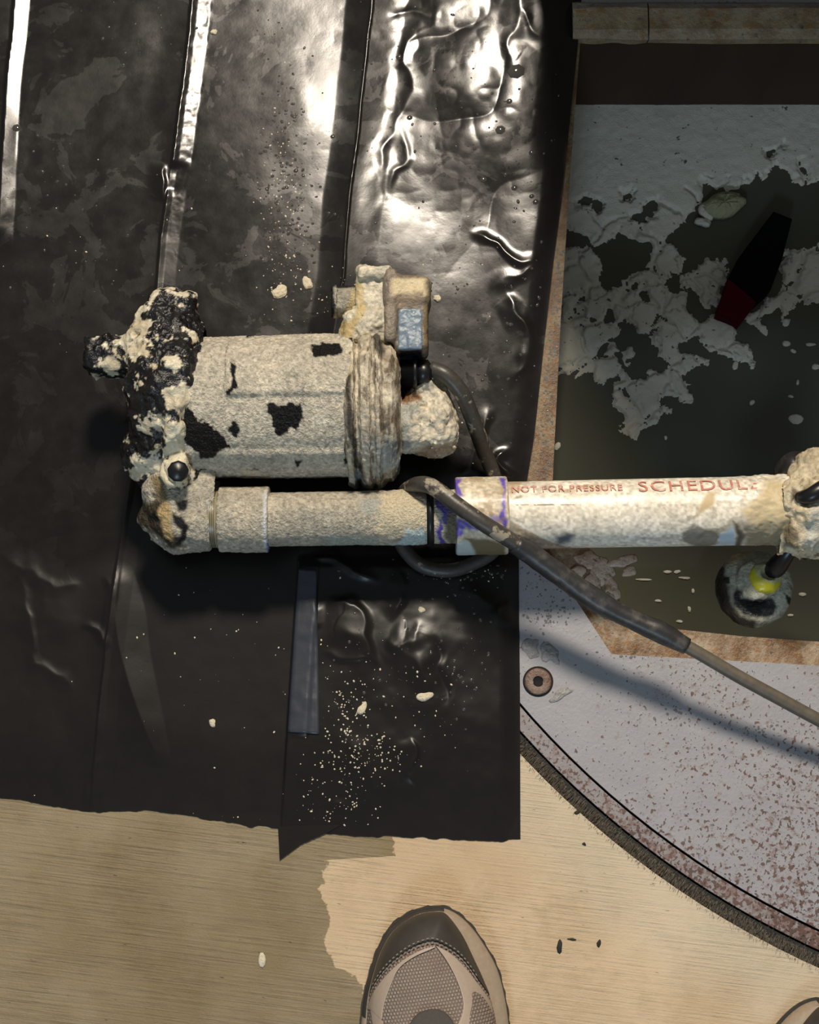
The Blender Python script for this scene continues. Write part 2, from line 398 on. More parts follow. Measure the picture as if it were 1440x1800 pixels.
MAT = dict(
    concrete=mat_concrete(), plate=mat_plate(), sheet=mat_sheet(), water=mat_water(), scum=mat_scum(), wall=mat_wall(), knit=mat_knit(),
    ledge=mat_rust('rusty_wet_steel', (.25, .195, .115), (.12, .06, .022)), ledge_o=mat_rust('orange_rust_steel', (.36, .29, .20), (.15, .075, .028), .52),
    bar=mat_rust('rusty_pale_bar', (.30, .235, .15), (.17, .11, .055), .45), bar_face=mat_rust('grey_bar_face', (.26, .235, .21), (.16, .14, .12), .45),
    flake=mat_rust('peeling_pink_rust', (.60, .45, .35), (.40, .26, .19), .42),
    grit=m_vcol('gritty_mud_paint', 520, 1.0, .0026, .62, .25), sludge=m_vcol('wet_sludge_paint', 420, .7, .0014, .22), pvc=m_vcol('smeared_plastic', 300, .2, .0005, .08, scale2=90, b2=.08),
    ring=mat_plate('brown_painted_ring', .07, (.85, .8, .76)), gasket=m_plain('black_bristle', (.012, .011, .009), .7, 300), bristle=m_plain('bristle_dark', (.10, .082, .058), .5, 900, var=1.0),
    dark=m_plain('dark_void', (.006, .005, .005), .9), black=m_plain('black_plastic', (.006, .006, .007), .35, 120, .2), matt_black=m_plain('matt_black_plastic', (.0015, .0015, .0015), .95, 120, .1), cord=None,
    red=m_plain('dark_red_plastic', (.06, .001, .004), .8), yellow=m_plain('yellow_green_cap', (.42, .40, .02), .3, 120, .2), drop=None,
    cream=m_plain('dried_cream_mud', (.62, .55, .40), .7, 350, .8, var=.2, dist=.002), stone=m_plain('yellowish_scum', (.30, .30, .17), .8, 200, .8, var=.3, dist=.003),
    speck=m_plain('cream_specks', (.60, .52, .38), .4), blue=m_plain('blue_grey_paint', (.135, .185, .235), .4, 260, .8, var=.6), bolt=mat_rust('rusty_bolt', (.27, .21, .17), (.13, .07, .05), .5),
    leather=m_plain('charcoal_leather', (.036, .031, .026), .55, 90, .4, var=.35), overlay=m_plain('pinkish_beige_overlay', (.40, .32, .26), .6, 350, .3, var=.12),
    midsole=m_plain('tan_midsole', (.34, .27, .195), .65, 250, .3, var=.2), outsole=m_plain('dark_rubber', (.03, .027, .025), .7, 300, .4), tongue=m_plain('dark_tongue', (.06, .052, .045), .8, 500, .4),
    smear=m_plain('grey_smear', (.25, .24, .235), .35, 300, .9, var=.5, dist=.002), stitch=m_plain('grey_thread', (.24, .21, .17), .7), lining=m_plain('black_lining', (.02, .018, .017), .9), print=None)
_m = M('clear_drop'); MAT['drop'] = _m.set(Base_Color=(.05, .045, .04), Roughness=.06, Specular_IOR_Level=.6)
_m = M('black_cable_muddy'); _a = _m.noise(55, 5, .65); _b = _m.noise(260, 3)
MAT['cord'] = _m.set(Base_Color=_m.mix(_m.step(_a, .56, .62), _m.mix(_b, (.030, .027, .025), (.07, .062, .052)), (.30, .26, .19)), Roughness=_m.mix(_a, (.3,) * 3, (.55,) * 3), Normal=_m.bump(_b, .3, .0007))
_m = M('dark_sleeve'); _a = _m.noise(70, 4); MAT['sleeve'] = _m.set(Base_Color=_m.mix(_m.step(_a, .5, .75), (.026, .025, .026), (.09, .08, .07)), Roughness=.42, Normal=_m.bump(_a, .3, .002))
_m = M('grey_cable'); _a = _m.noise(120, 4); MAT['cable'] = _m.set(Base_Color=_m.mix(_a, (.06, .05, .04), (.17, .14, .105)), Roughness=.5, Normal=_m.bump(_a, .4, .001))
_m = M('worn_red_print'); _a = _m.noise(170, 4, .7); MAT['print'] = _m.set(Base_Color=_m.mix(_m.step(_a, .50, .66), (.56, .22, .17), (.66, .52, .41)), Roughness=.5)

# ------------------------------------------------------------------ the setting: slab, steel cover, pit
CX, CY, R0, R1, R2 = .62075, .59262, .6930, .7078, .7190
def circle(r, n=200): return [(CX + r * math.cos(2 * math.pi * i / n), CY + r * math.sin(2 * math.pi * i / n)) for i in range(n)]
xy = lambda l, z=0: [tuple(P(u, v, z)[:2]) for u, v in l]
tag(flat_poly('floor', [(-1.6, -1.2), (2.2, -1.2), (2.2, 2.4), (-1.6, 2.4)], [circle(R2 + .001)], 0, .02, MAT['concrete']), 'tan broom finished concrete slab, wet and darker to the left', kind='structure')
YN, XE = float(P(1020, 66)[1]), 1.02
open_poly = xy([(996, 66), (928, 700), (908, 845), (952, 960), (985, 1012), (1075, 1150), (1440, 1170)]) + [(XE, P(1440, 1170)[1] - .01), (XE, YN)]
cover = thing('steel_cover', (CX, CY - .45, 0), 'round grey painted steel pit cover speckled with rust', 'cover')
flat_poly('cover_plate', circle(R0 - .0012), [open_poly], 0, .006, MAT['plate'], cover)
flat_poly('outer_ring', circle(R1 - .001), [circle(R0 + .0008)], -.0003, .008, MAT['ring'], cover)
flat_poly('brush_seal', circle(R2), [circle(R1 + .0006)], -.0025, .006, MAT['gasket'], cover)
flat_poly('ring_seat', circle(R2 + .02), [circle(R0 - .02)], -.0095, .004, MAT['dark'], cover)
rng = np.random.default_rng(3)
BV, BF = [], []
for i in range(5200):
    a = rng.uniform(math.radians(222), math.radians(256)); r = rng.uniform(R1 + .002, R2 + .0012)
    b = a + rng.normal(0, .0035); L = rng.uniform(.002, .006); w = rng.uniform(.0002, .0005)
    c = np.array([CX + r * math.cos(a), CY + r * math.sin(a), -.002]); d = np.array([math.cos(b), math.sin(b), 0]) * L * rng.choice([1, 1, -.6]); d[2] = rng.uniform(.001, .0042)
    s = np.array([-math.sin(a), math.cos(a), 0]) * w
    k = len(BV); BV += [c - s, c + s, c + d]; BF.append((k, k + 1, k + 2))
tag(mk('bristle', np.array(BV), np.array(BF), MAT['bristle'], cover, smooth=False), kind='stuff')
# ledge of the opening, a little below the cover
zl = -.006
in_poly = xy([(1021, 66), (1003, 300), (986, 560), (972, 840), (963, 905), (1010, 935), (1060, 990), (1088, 1040), (1092, 1086), (1190, 1106), (1300, 1118), (1440, 1128)], zl)
yS = in_poly[-1][1] - .006
in_poly += [(XE - .03, yS), (XE - .03, YN)]
def band(name, inner, outer, z, th, mat):
    n = len(inner); V = [(p[0], p[1], z) for p in inner] + [(p[0], p[1], z) for p in outer]
    V = V + [(a, b, z - th) for a, b, _ in V]; m = 2 * n; Fc = []
    for i in range(n - 1):
        Fc += [(i, i + 1, n + i + 1, n + i), (m + i, m + n + i, m + n + i + 1, m + i + 1), (i, m + i, m + i + 1, i + 1), (n + i, n + i + 1, m + n + i + 1, m + n + i)]
    Fc += [(0, n, m + n, m), (n - 1, m + n - 1, m + 2 * n - 1, 2 * n - 1)]
    return mk(name, np.array(V), Fc, mat, frame, smooth=False)
frame = thing('pit_frame', (P(960, 845)[0], P(960, 845)[1], zl), 'rusty steel angle frame ledge around the sump opening', 'frame')
band('side_ledge', in_poly[:5], xy([(975, 66), (950, 300), (925, 560), (905, 840), (895, 905)], zl), zl, .008, MAT['ledge'])
band('corner_ledge', in_poly[4:9], xy([(895, 905), (930, 985), (975, 1050), (1020, 1120), (1050, 1190)], zl), zl, .008, MAT['ledge_o'])
band('near_ledge', in_poly[8:13], xy([(1050, 1190), (1190, 1190), (1300, 1195), (1440, 1200)], zl) + [(XE, yS - .04)], zl, .008, MAT['ledge_o'])
# flaking rust on the corner of the ledge
rnd = random.Random(5)
def ragged(name, u, v, ru, rv, z, th, mat, parent=None, seed=0, n=18, jag=.35, dome=.6, rot=0):
    r = random.Random(seed); s = scl(u, v, z); rr = [1 + r.uniform(-jag, jag) for _ in range(n)]
    rr = [(rr[i - 1] + 2 * rr[i] + rr[(i + 1) % n]) / 4 * 1.0 for i in range(n)]
    c = P(u, v, z); V = []
    for ring, (k, h) in enumerate(((1, 0), (.92, .55), (.6, .9), (.25, 1))):
        for i in range(n):
            a = 2 * math.pi * i / n; x, y = math.cos(a) * ru * s * rr[i] * k, math.sin(a) * rv * s * rr[i] * k
            x, y = x * math.cos(rot) - y * math.sin(rot), x * math.sin(rot) + y * math.cos(rot)
            V.append((c[0] + x, c[1] + y, z + th * (h if ring else 0) * (1 + r.uniform(-dome, dome) * .4)))
    V.append((c[0], c[1], z + th))
    Fc = [tuple(f) for f in grid_faces(4, n, True)] + [(3 * n + i, 3 * n + (i + 1) % n, 4 * n) for i in range(n)] + [tuple(range(n))[::-1]]
    return mk(name, np.array(V), Fc, mat, parent)
for k, (u, v, ru, rv, ro) in enumerate([(1035, 985, 26, 16, 0), (1062, 1005, 24, 22, .4), (1040, 1030, 26, 18, -.6), (1075, 1035, 14, 26, .2), (1095, 985, 26, 13, .1), (1012, 1005, 18, 14, .5), (1068, 1062, 10, 22, -.3), (1105, 1003, 16, 9, .3)]):
    ragged('rust_flake', u, v, ru, rv, zl - .0005 + .0004 * k, .0016, MAT['flake'], frame, seed=40 + k, jag=.5, rot=ro)
# far bar of the frame, two lengths meeting at a seam
def bar(u0, u1):
    prof = [(51, .0075), (14, .009), (6, .006), (2, -.006)]
    pr = [(YN - .003, -.006), (YN - .003, .003)] + [(P(1200, v, z)[1], z) for v, z in prof]
    n = 14; xs = np.linspace(P(u0, 40)[0], P(u1, 40)[0] if u1 < 2000 else XE, n); V = []
    for x in xs: V += [(x, y + .0012 * float(vn(np.array([x * 60, i * 3.1, 0.]))), z) for i, (y, z) in enumerate(pr)]
    k = len(pr); Fc = [tuple(f) for f in grid_faces(n, k, True)] + [tuple(range(k)), tuple(range(len(V) - k, len(V)))[::-1]]
    o = mk('frame_bar', np.array(V), Fc, MAT['bar'], frame, smooth=False)
    o.data.materials.append(MAT['bar_face'])
    for p in o.data.polygons:
        if p.normal.y < -.35: p.material_index = 1
    return o
bar(1006, 1137); bar(1139.5, 3000)
# pit walls and water
DEPTH = float(CAM_H - YN / math.tan(TILT + math.atan((900 - 187) / F)))
def wall(name, p, q):
    d = np.array([q[0] - p[0], q[1] - p[1]]); nrm = np.array([d[1], -d[0]]) / np.linalg.norm(d) * .02
    V = [(p[0], p[1]), (q[0], q[1]), (q[0] + nrm[0], q[1] + nrm[1]), (p[0] + nrm[0], p[1] + nrm[1])]
    V = [(a, b, -.007) for a, b in V] + [(a, b, DEPTH - .08) for a, b in V]
    o = mk(name, np.array(V), [(0, 1, 2, 3), (7, 6, 5, 4), (0, 4, 5, 1), (1, 5, 6, 2), (2, 6, 7, 3), (3, 7, 4, 0)], MAT['wall'], smooth=False)
    tag(o, 'dark brown stained wall of the sump pit', kind='structure')
xw = in_poly[4][0] - .012
wall('wall_north', (XE, YN), (xw, YN)); wall('wall_west', (xw, YN), (xw, yS - .02)); wall('wall_south', (xw, yS - .02), (XE, yS - .02)); wall('wall_east', (XE, yS - .02), (XE, YN))
wx = np.linspace(xw, XE, 40); wy = np.linspace(yS - .02, YN, 30); WX, WY = np.meshgrid(wx, wy, indexing='ij')
tag(mk('pit_water', np.stack([WX, WY, np.full_like(WX, DEPTH)], -1).reshape(-1, 3), grid_faces(40, 30), MAT['water']), 'murky olive grey water standing in the sump pit', 'water', kind='stuff')
# a trimmed timber across the slab north of the frame, seen as the dark top edge
# open hatch leaf standing behind the far bar, added out of view to keep the lamp off the pit
for nm_ in ('matt_black', 'red'): MAT[nm_].node_tree.nodes['Principled BSDF'].inputs['Specular IOR Level'].default_value = .12
shade_root = thing('hatch_lid', (.56, YN + .075, 0), 'steel hatch leaf standing open behind the far frame bar', 'hatch'); shade_root['kind'] = 'structure'
def slab(name, x0, x1, y0, y1, z0, z1, par):
    V = [(x, y, z) for z in (z0, z1) for x, y in ((x0, y0), (x1, y0), (x1, y1), (x0, y1))]
    return mk(name, np.array(V), [(3, 2, 1, 0), (4, 5, 6, 7), (0, 1, 5, 4), (1, 2, 6, 5), (2, 3, 7, 6), (3, 0, 4, 7)], MAT['bar'], par, smooth=False)
LX0 = .112
lp = [(LX0, 0), (1.05, 0), (1.05, .74), (LX0 + .09, .74), (LX0, .42)]
mk('leaf', np.array([(x, YN + .07, z) for x, z in lp] + [(x, YN + .08, z) for x, z in lp]), [(0, 1, 2, 3, 4), (9, 8, 7, 6, 5)] + [(i, 5 + i, 5 + (i + 1) % 5, (i + 1) % 5) for i in range(5)], MAT['bar'], shade_root, smooth=False)
slab('stiffener', LX0 + .09, 1.05, YN + .08, YN + .105, .68, .70, shade_root); slab('stiffener', LX0, 1.05, YN + .08, YN + .105, .1, .12, shade_root)
for hx in (.3, .86):
    V, Fc = tube([(hx - .03, YN + .064, .004), (hx + .03, YN + .064, .004)], [.006, .006], 10); mk('hinge', V, Fc, MAT['dark'], shade_root)
# ------------------------------------------------------------------ scum floating on the water
def scum_field():
    u = np.arange(960, 1640, 2.2); v = np.arange(170, 800, 2.2); U, Vv = np.meshgrid(u, v, indexing='ij')
    q = pl2(U, Vv); wu = U + 9 * fbm(q, .03, 4, 1); wv = Vv + 9 * fbm(q, .03, 4, 2)
    parts = [
        [(960, 160), (1640, 160), (1640, 318), (1440, 322), (1408, 332), (1385, 312), (1376, 296), (1362, 292), (1343, 312), (1300, 327), (1256, 322), (1236, 322), (1224, 370), (1190, 396), (1165, 430), (1120, 425), (1090, 405), (1060, 440), (1010, 420), (970, 430), (960, 400)],
        [(960, 400), (1010, 395), (1044, 432), (1050, 500), (1010, 520), (960, 530)],
        [(1140, 420), (1195, 440), (1198, 478), (1150, 500), (1100, 530), (1090, 512), (1140, 460)],
        [(960, 525), (1103, 507), (1121, 522), (1117, 545), (1093, 582), (1053, 617), (1017, 640), (960, 662)],
        [(1017, 663), (1027, 647), (1060, 613), (1083, 603), (1107, 613), (1107, 643), (1083, 650), (1077, 663), (1050, 677)],
        [(1073, 687), (1100, 670), (1092, 650), (1105, 655), (1122, 675), (1140, 660), (1167, 655), (1195, 652), (1215, 675), (1221, 690), (1215, 702), (1200, 704), (1190, 690), (1167, 700), (1160, 715), (1178, 720), (1160, 735), (1156, 748), (1127, 760), (1116, 774), (1103, 766), (1090, 752), (1103, 740), (1106, 730), (1083, 717)],
        [(1108, 562), (1133, 508), (1166, 498), (1213, 520), (1214, 550), (1228, 566), (1214, 590), (1194, 607), (1222, 627), (1244, 640), (1215, 655), (1195, 653), (1160, 632), (1156, 610), (1146, 580), (1116, 576)],
        [(1227, 566), (1260, 548), (1297, 566), (1298, 590), (1329, 617), (1326, 633), (1307, 638), (1276, 623), (1246, 623), (1226, 594)],
        [(1376, 445), (1440, 441), (1640, 440), (1640, 540), (1440, 538), (1382, 540), (1355, 552), (1316, 572), (1300, 565), (1338, 530), (1372, 505)],
        [(1186, 488), (1245, 458), (1285, 462), (1282, 500), (1260, 535), (1238, 536), (1212, 520), (1192, 500)],
        [(1330, 560), (1350, 572), (1342, 582), (1332, 572)], [(1372, 545), (1386, 562), (1380, 570), (1370, 560)],
        [(1266, 454), (1290, 440), (1290, 456), (1272, 462)]]
    f = np.full(U.shape, 1e9)
    for p in parts: f = np.minimum(f, sdpoly(wu, wv, p))
    holes = [[(1047, 512), (1060, 475), (1095, 440), (1120, 432), (1141, 452), (1130, 475), (1100, 490), (1085, 510), (1062, 514)],
             [(1000, 345), (1030, 350), (1060, 362), (1040, 372), (1010, 360)], [(1100, 340), (1112, 335), (1110, 362), (1100, 355)], [(1130, 370), (1150, 360), (1142, 378)],
             [(960, 400), (1000, 410), (1030, 415), (1022, 440), (990, 450), (960, 440)], [(1105, 380), (1132, 386), (1115, 392)], [(1118, 506), (1140, 500), (1138, 525), (1122, 530)],
             [(1060, 553), (1075, 550), (1080, 565), (1045, 572), (1040, 566)], [(1205, 505), (1225, 520), (1240, 545), (1215, 540)], [(1346, 265), (1374, 258), (1370, 275), (1350, 278)]]
    for h in holes: f = np.maximum(f, -sdpoly(wu, wv, h))
    # ragged cracks and loose bits around the rims
    n = fbm(q, .055, 4, 7); cell = fbm(q, .025, 3, 9)
    edge = np.exp(-(f / 26) ** 2)
    f = f + edge * (n * 9 + np.abs(cell) * -2) + np.where(np.abs(n) < .05, 5, 0) * edge
    band_l = np.exp(-((Vv - (560 - .35 * (U - 1000))) / 120) ** 2)
    f = np.maximum(f, (5 - np.abs(fbm(q, .022, 3, 21)) * 160) * band_l - (1 - band_l) * 30 - 1)
    g = np.random.default_rng(12); st = 62; px, py = [a.ravel() for a in np.meshgrid(np.arange(940, 1660, st), np.arange(345, 830, st), indexing='ij')]
    px = px + g.uniform(-26, 26, px.size); py = py + g.uniform(-26, 26, py.size); F1 = np.full(U.shape, 1e9); F2 = F1.copy()
    cu, cv = U + 16 * fbm(q, .022, 4, 91), Vv + 16 * fbm(q, .022, 4, 93)
    for a, b in zip(px, py):
        d = np.hypot(cu - a, cv - b); F2 = np.minimum(F2, np.maximum(d, F1)); F1 = np.minimum(F1, d)
    gap = (1.3 + 3.4 * np.maximum(fbm(q, .03, 2, 95), 0)) * sm(Vv - 18 * fbm(q, .01, 2, 96) + .22 * (U - 1020), 372, 388)
    f = np.where(gap > .5, np.maximum(f, gap - (F2 - F1) * .75), f)
    z0 = np.where(sdpoly(U, Vv, [(1250, 355), (1400, 355), (1400, 560), (1250, 560)]) < -400, 1, 0)
    return U, Vv, f + z0
def build_scum():
    U, Vv, f = scum_field(); q = pl2(U, Vv)
    gu, gv = np.gradient(f, 2.2); g2 = np.maximum(gu ** 2 + gv ** 2, .05)
    out = f > 0
    ins = ~out
    cellin = ins[:-1, :-1] | ins[1:, :-1] | ins[:-1, 1:] | ins[1:, 1:]
    st = np.clip(f / g2, -3, 3)
    Us = np.where(out & (f < 8), U - np.clip(st * gu, -2.2, 2.2), U); Vs = np.where(out & (f < 8), Vv - np.clip(st * gv, -2.2, 2.2), Vv)
    th = .0035 * sm(-f, 0, 7) + sm(-f, -1, 9) * (.0008 * fbm(q, .012, 3, 31) + .00035 * fbm(q, .11, 3, 33) + .0011 * np.maximum(fbm(q, .045, 3, 35), 0) * sm(Vv, 330, 420)) * 1.0
    th = np.maximum(th, .0003)
    W = P(Us, Vs, DEPTH); W[..., 2] += np.where(out, .0002, th)
    # connected pieces
    lab = -np.ones(cellin.shape, int); cur = 0; comps = []
    nu, nv = cellin.shape
    for i, j in np.argwhere(cellin):
        if lab[i, j] >= 0: continue
        st_ = [(i, j)]; lab[i, j] = cur; c = []
        while st_:
            a, b = st_.pop(); c.append((a, b))
            for a2, b2 in ((a + 1, b), (a - 1, b), (a, b + 1), (a, b - 1)):
                if 0 <= a2 < nu and 0 <= b2 < nv and cellin[a2, b2] and lab[a2, b2] < 0: lab[a2, b2] = cur; st_.append((a2, b2))
        comps.append(np.array(c)); cur += 1
    comps.sort(key=len, reverse=True)
    Wf = W.reshape(-1, 3); nV = W.shape[1]; crumbs = []
    names = []
    for k, c in enumerate(comps):
        a = c[:, 0] * nV + c[:, 1]; Fc = np.stack([a, a + nV, a + nV + 1, a + 1], -1)
        ids, inv = np.unique(Fc, return_inverse=True); Vx = Wf[ids]; Fx = inv.reshape(-1, 4)
        uu, vv = U[c[:, 0], c[:, 1]].mean(), Vv[c[:, 0], c[:, 1]].mean()
        if len(c) < 10: crumbs.append((Vx, Fx)); continue
        names.append((len(c), uu, vv, Vx, Fx))
    return names, crumbs
pieces, crumbs = build_scum()
ORD = ['first', 'second', 'third', 'fourth', 'fifth', 'sixth', 'seventh', 'eighth', 'ninth', 'tenth', 'eleventh', 'twelfth', 'thirteenth', 'fourteenth', 'fifteenth', 'sixteenth', 'seventeenth', 'eighteenth', 'nineteenth', 'twentieth']
def ordn(k): return ORD[k] if k < 20 else ['twenty', 'thirty', 'forty', 'fifty'][(k + 1) // 10 - 2] + ('-' + ORD[(k + 1) % 10 - 1] if (k + 1) % 10 else 'th').replace('y-th', 'ieth')
seen = [p for p in pieces if p[1] < 1436]
rafts = [p for p in pieces[1:] if p[0] > 150]; loose = [p for p in pieces[1:] if p[0] <= 150]
tag(mk('scum_sheet', pieces[0][3], pieces[0][4], MAT['scum']), 'large unbroken grey scum sheet covering the far end of the pit water', 'scum')
rows = [(0, 480, 'upper cracked scum near the wedge'), (480, 590, 'middle band of cracked scum'), (590, 2000, 'lowest scum over open water')]
for lo_, hi_, nm in rows:
    rr = sorted([p for p in rafts if lo_ <= p[2] < hi_], key=lambda p: p[1])
    for k, (n, uu, vv, Vx, Fx) in enumerate(rr):
        tag(mk('scum_raft', Vx, Fx, MAT['scum']), ('broad' if n > 900 else 'medium' if n > 400 else 'small') + ' grey raft, %s from the left in the %s' % (ordn(k), nm), 'scum', 'cracked scum rafts on the pit water')
for n, uu, vv, Vx, Fx in loose:
    tag(mk('scum_flake', Vx, Fx, MAT['scum']), 'tiny pale grey scum flake %s' % ('near the left ledge among larger rafts' if uu < 1100 else 'right of centre among larger rafts' if uu < 1250 else 'close to the dark wedge among larger rafts'), 'scum', 'loose scum flakes between the rafts')
print('SCUM', len(rafts), len(loose))
if crumbs:
    Vs, Fs, o_ = [], [], 0
    for a, b in crumbs: Vs.append(a); Fs.append(b + o_); o_ += len(a)
    tag(mk('scum_crumbs', np.vstack(Vs), np.vstack(Fs), MAT['scum']), 'tiny crumbs of scum scattered on the pit water', 'scum', kind='stuff')
ISO = [(1398, 736, 12, 9), (1382, 605, 7, 5), (1395, 617, 5, 5), (1425, 606, 9, 4), (1322, 708, 5, 5), (1402, 672, 3, 6), (1391, 697, 5, 3), (1244, 640, 4, 4), (1435, 645, 8, 6), (1192, 1005, 7, 4), (1218, 1040, 4, 5), (1212, 1070, 4, 7), (1175, 1006, 8, 3), (1205, 1016, 12, 3), (1157, 1056, 6, 3), (1412, 1045, 10, 5), (1193, 1092, 6, 3), (1390, 1082, 6, 3), (1130, 1019, 14, 2), (1292, 642, 7, 7), (980, 785, 6, 10), (1170, 770, 3, 4)]
for nm, test in (('loose on open water above the white pipe', lambda u, v: v < 840), ('on the water between pipe and rusty near ledge', lambda u, v: v > 840)):
    for k, (u, v, ru, rv) in enumerate(sorted(t for t in ISO if test(t[0], t[1]))):
        tag(ragged('scum_flake', u, v, ru, rv, DEPTH, .0015, MAT['scum'], seed=k + int(u), n=10, jag=.55), ('long' if ru > 1.7 * rv else 'tall' if rv > 1.7 * ru else 'blunt') + ' scum flake, %s from the left %s' % (ordn(k), nm), 'scum', 'isolated scum flakes on open pit water')
tag(ragged('scum_lump', 1272, 362, 40, 24, DEPTH + .002, .010, MAT['stone'], seed=77, n=22, jag=.18, rot=.25), 'yellowish oval lump of scum at the edge of the grey sheet', 'scum')
for k, (u, v, ru, rv, ro) in enumerate([(1240, 372, 13, 18, .3), (1236, 393, 16, 8, -.2)]):
    tag(ragged('scum_clump', u, v, ru, rv, DEPTH + .002, .006, MAT['scum'], seed=87 + k, n=16, jag=.4, rot=ro), ['knobbly grey scum clump left of the yellowish lump', 'grey scum clump just below left of the yellowish lump'][k], 'scum')
# dark wedge with a red end, lying on the scum
wt = xy([(1361, 370), (1394, 383), (1376, 455), (1356, 508), (1331, 530), (1281, 487), (1299, 452)], DEPTH + .022)
wedge = thing('plastic_wedge', (wt[5][0], wt[5][1], DEPTH), 'dark angular plastic wedge with a dark red lower end among the scum', 'wedge')
def prism(name, pts, z0, z1, mat, par, inset=.94):
    n = len(pts); c = np.mean(pts, 0); V = [(p[0], p[1], z0) for p in pts] + [(p[0], p[1], z1 - .003) for p in pts] + [tuple(c + (np.array(p) - c) * inset) + (z1,) for p in pts]
    Fc = [(k * n + i, k * n + (i + 1) % n, (k + 1) * n + (i + 1) % n, (k + 1) * n + i) for k in (0, 1) for i in range(n)] + [tuple(range(2 * n, 3 * n)), tuple(range(n))[::-1]]
    return mk(name, np.array(V), Fc, mat, par, smooth=False)
def ccw(p): return p if sum(p[i][0] * p[(i + 1) % len(p)][1] - p[(i + 1) % len(p)][0] * p[i][1] for i in range(len(p))) > 0 else p[::-1]
prism('wedge_body', ccw(wt), DEPTH - .001, DEPTH + .022, MAT['matt_black'], wedge)
prism('red_end', ccw(xy([(1281, 488), (1331, 530), (1301, 568), (1260, 551)], DEPTH + .02)), DEPTH - .001, DEPTH + .020, MAT['red'], wedge)

# ------------------------------------------------------------------ polythene sheet
SHR = np.array([(-160, 1040), (0, 1022), (100, 1014), (200, 1003), (330, 990), (450, 974), (600, 957), (760, 940), (845, 926), (985, 912), (1060, 912), (1200, 914), (1478, 915)], float)
SHB = np.array([(-140, 1372), (0, 1402), (60, 1410), (140, 1424), (165, 1428), (250, 1424), (320, 1433), (400, 1446), (440, 1452), (488, 1456), (496, 1462), (560, 1462), (640, 1470), (700, 1472), (915, 1478)], float)
FOLD2 = [(360, -160), (340, 0), (305, 290), (283, 420), (272, 560), (230, 850), (205, 1010), (190, 1130), (160, 1425)]
FOLD3 = [(672, -160), (655, 0), (630, 230), (615, 350), (603, 490), (560, 760), (525, 985), (490, 1510)]
def ridge(u, v, pts, A, wl, wr, pl=1, pr=1, fade=.06):
    if fade:
        A, wl, wr, pl, pr, fade = A * .75, wl * 1.5, wr * 1.5, 2, 2, .3
        q = pl2(u, v); k = .25 * min(40, wl + wr); u = u + k * fbm(q, .022, 2, 81); v = v + k * fbm(q, .022, 2, 83)
        pts = resample(pts, 14)
    d, s = sdline(u, v, pts)
    if fade: d = np.sign(d) * (np.sqrt(d * d + 6) - 2.4)
    l = np.clip(1 + d / wl, 0, 1) ** pl; r = np.clip(1 - d / wr, 0, 1) ** pr
    h = np.where(d < 0, l, r) * A
    if fade: h = h * sm(s, 0, fade) * sm(1 - s, 0, fade)
    return h
def facet(u, v, L, Rr, A):
    """flat slope between two crease lines, high on the left line"""
    L, Rr = resample(L, 30), resample(Rr, 30); ul = np.interp(v, L[:, 1], L[:, 0]); ur = np.interp(v, Rr[:, 1], Rr[:, 0])
    w = np.maximum(ur - ul, 4); k = A * np.clip(w / 50, 0, 1.1)
    return np.where(u < ul, np.clip(1 - (ul - u) / 70, 0, 1) ** 2, np.clip((ur - u) / w, 0, 1)) * k * sm(v, 985, 1030) * sm(v, 1352, 1320)
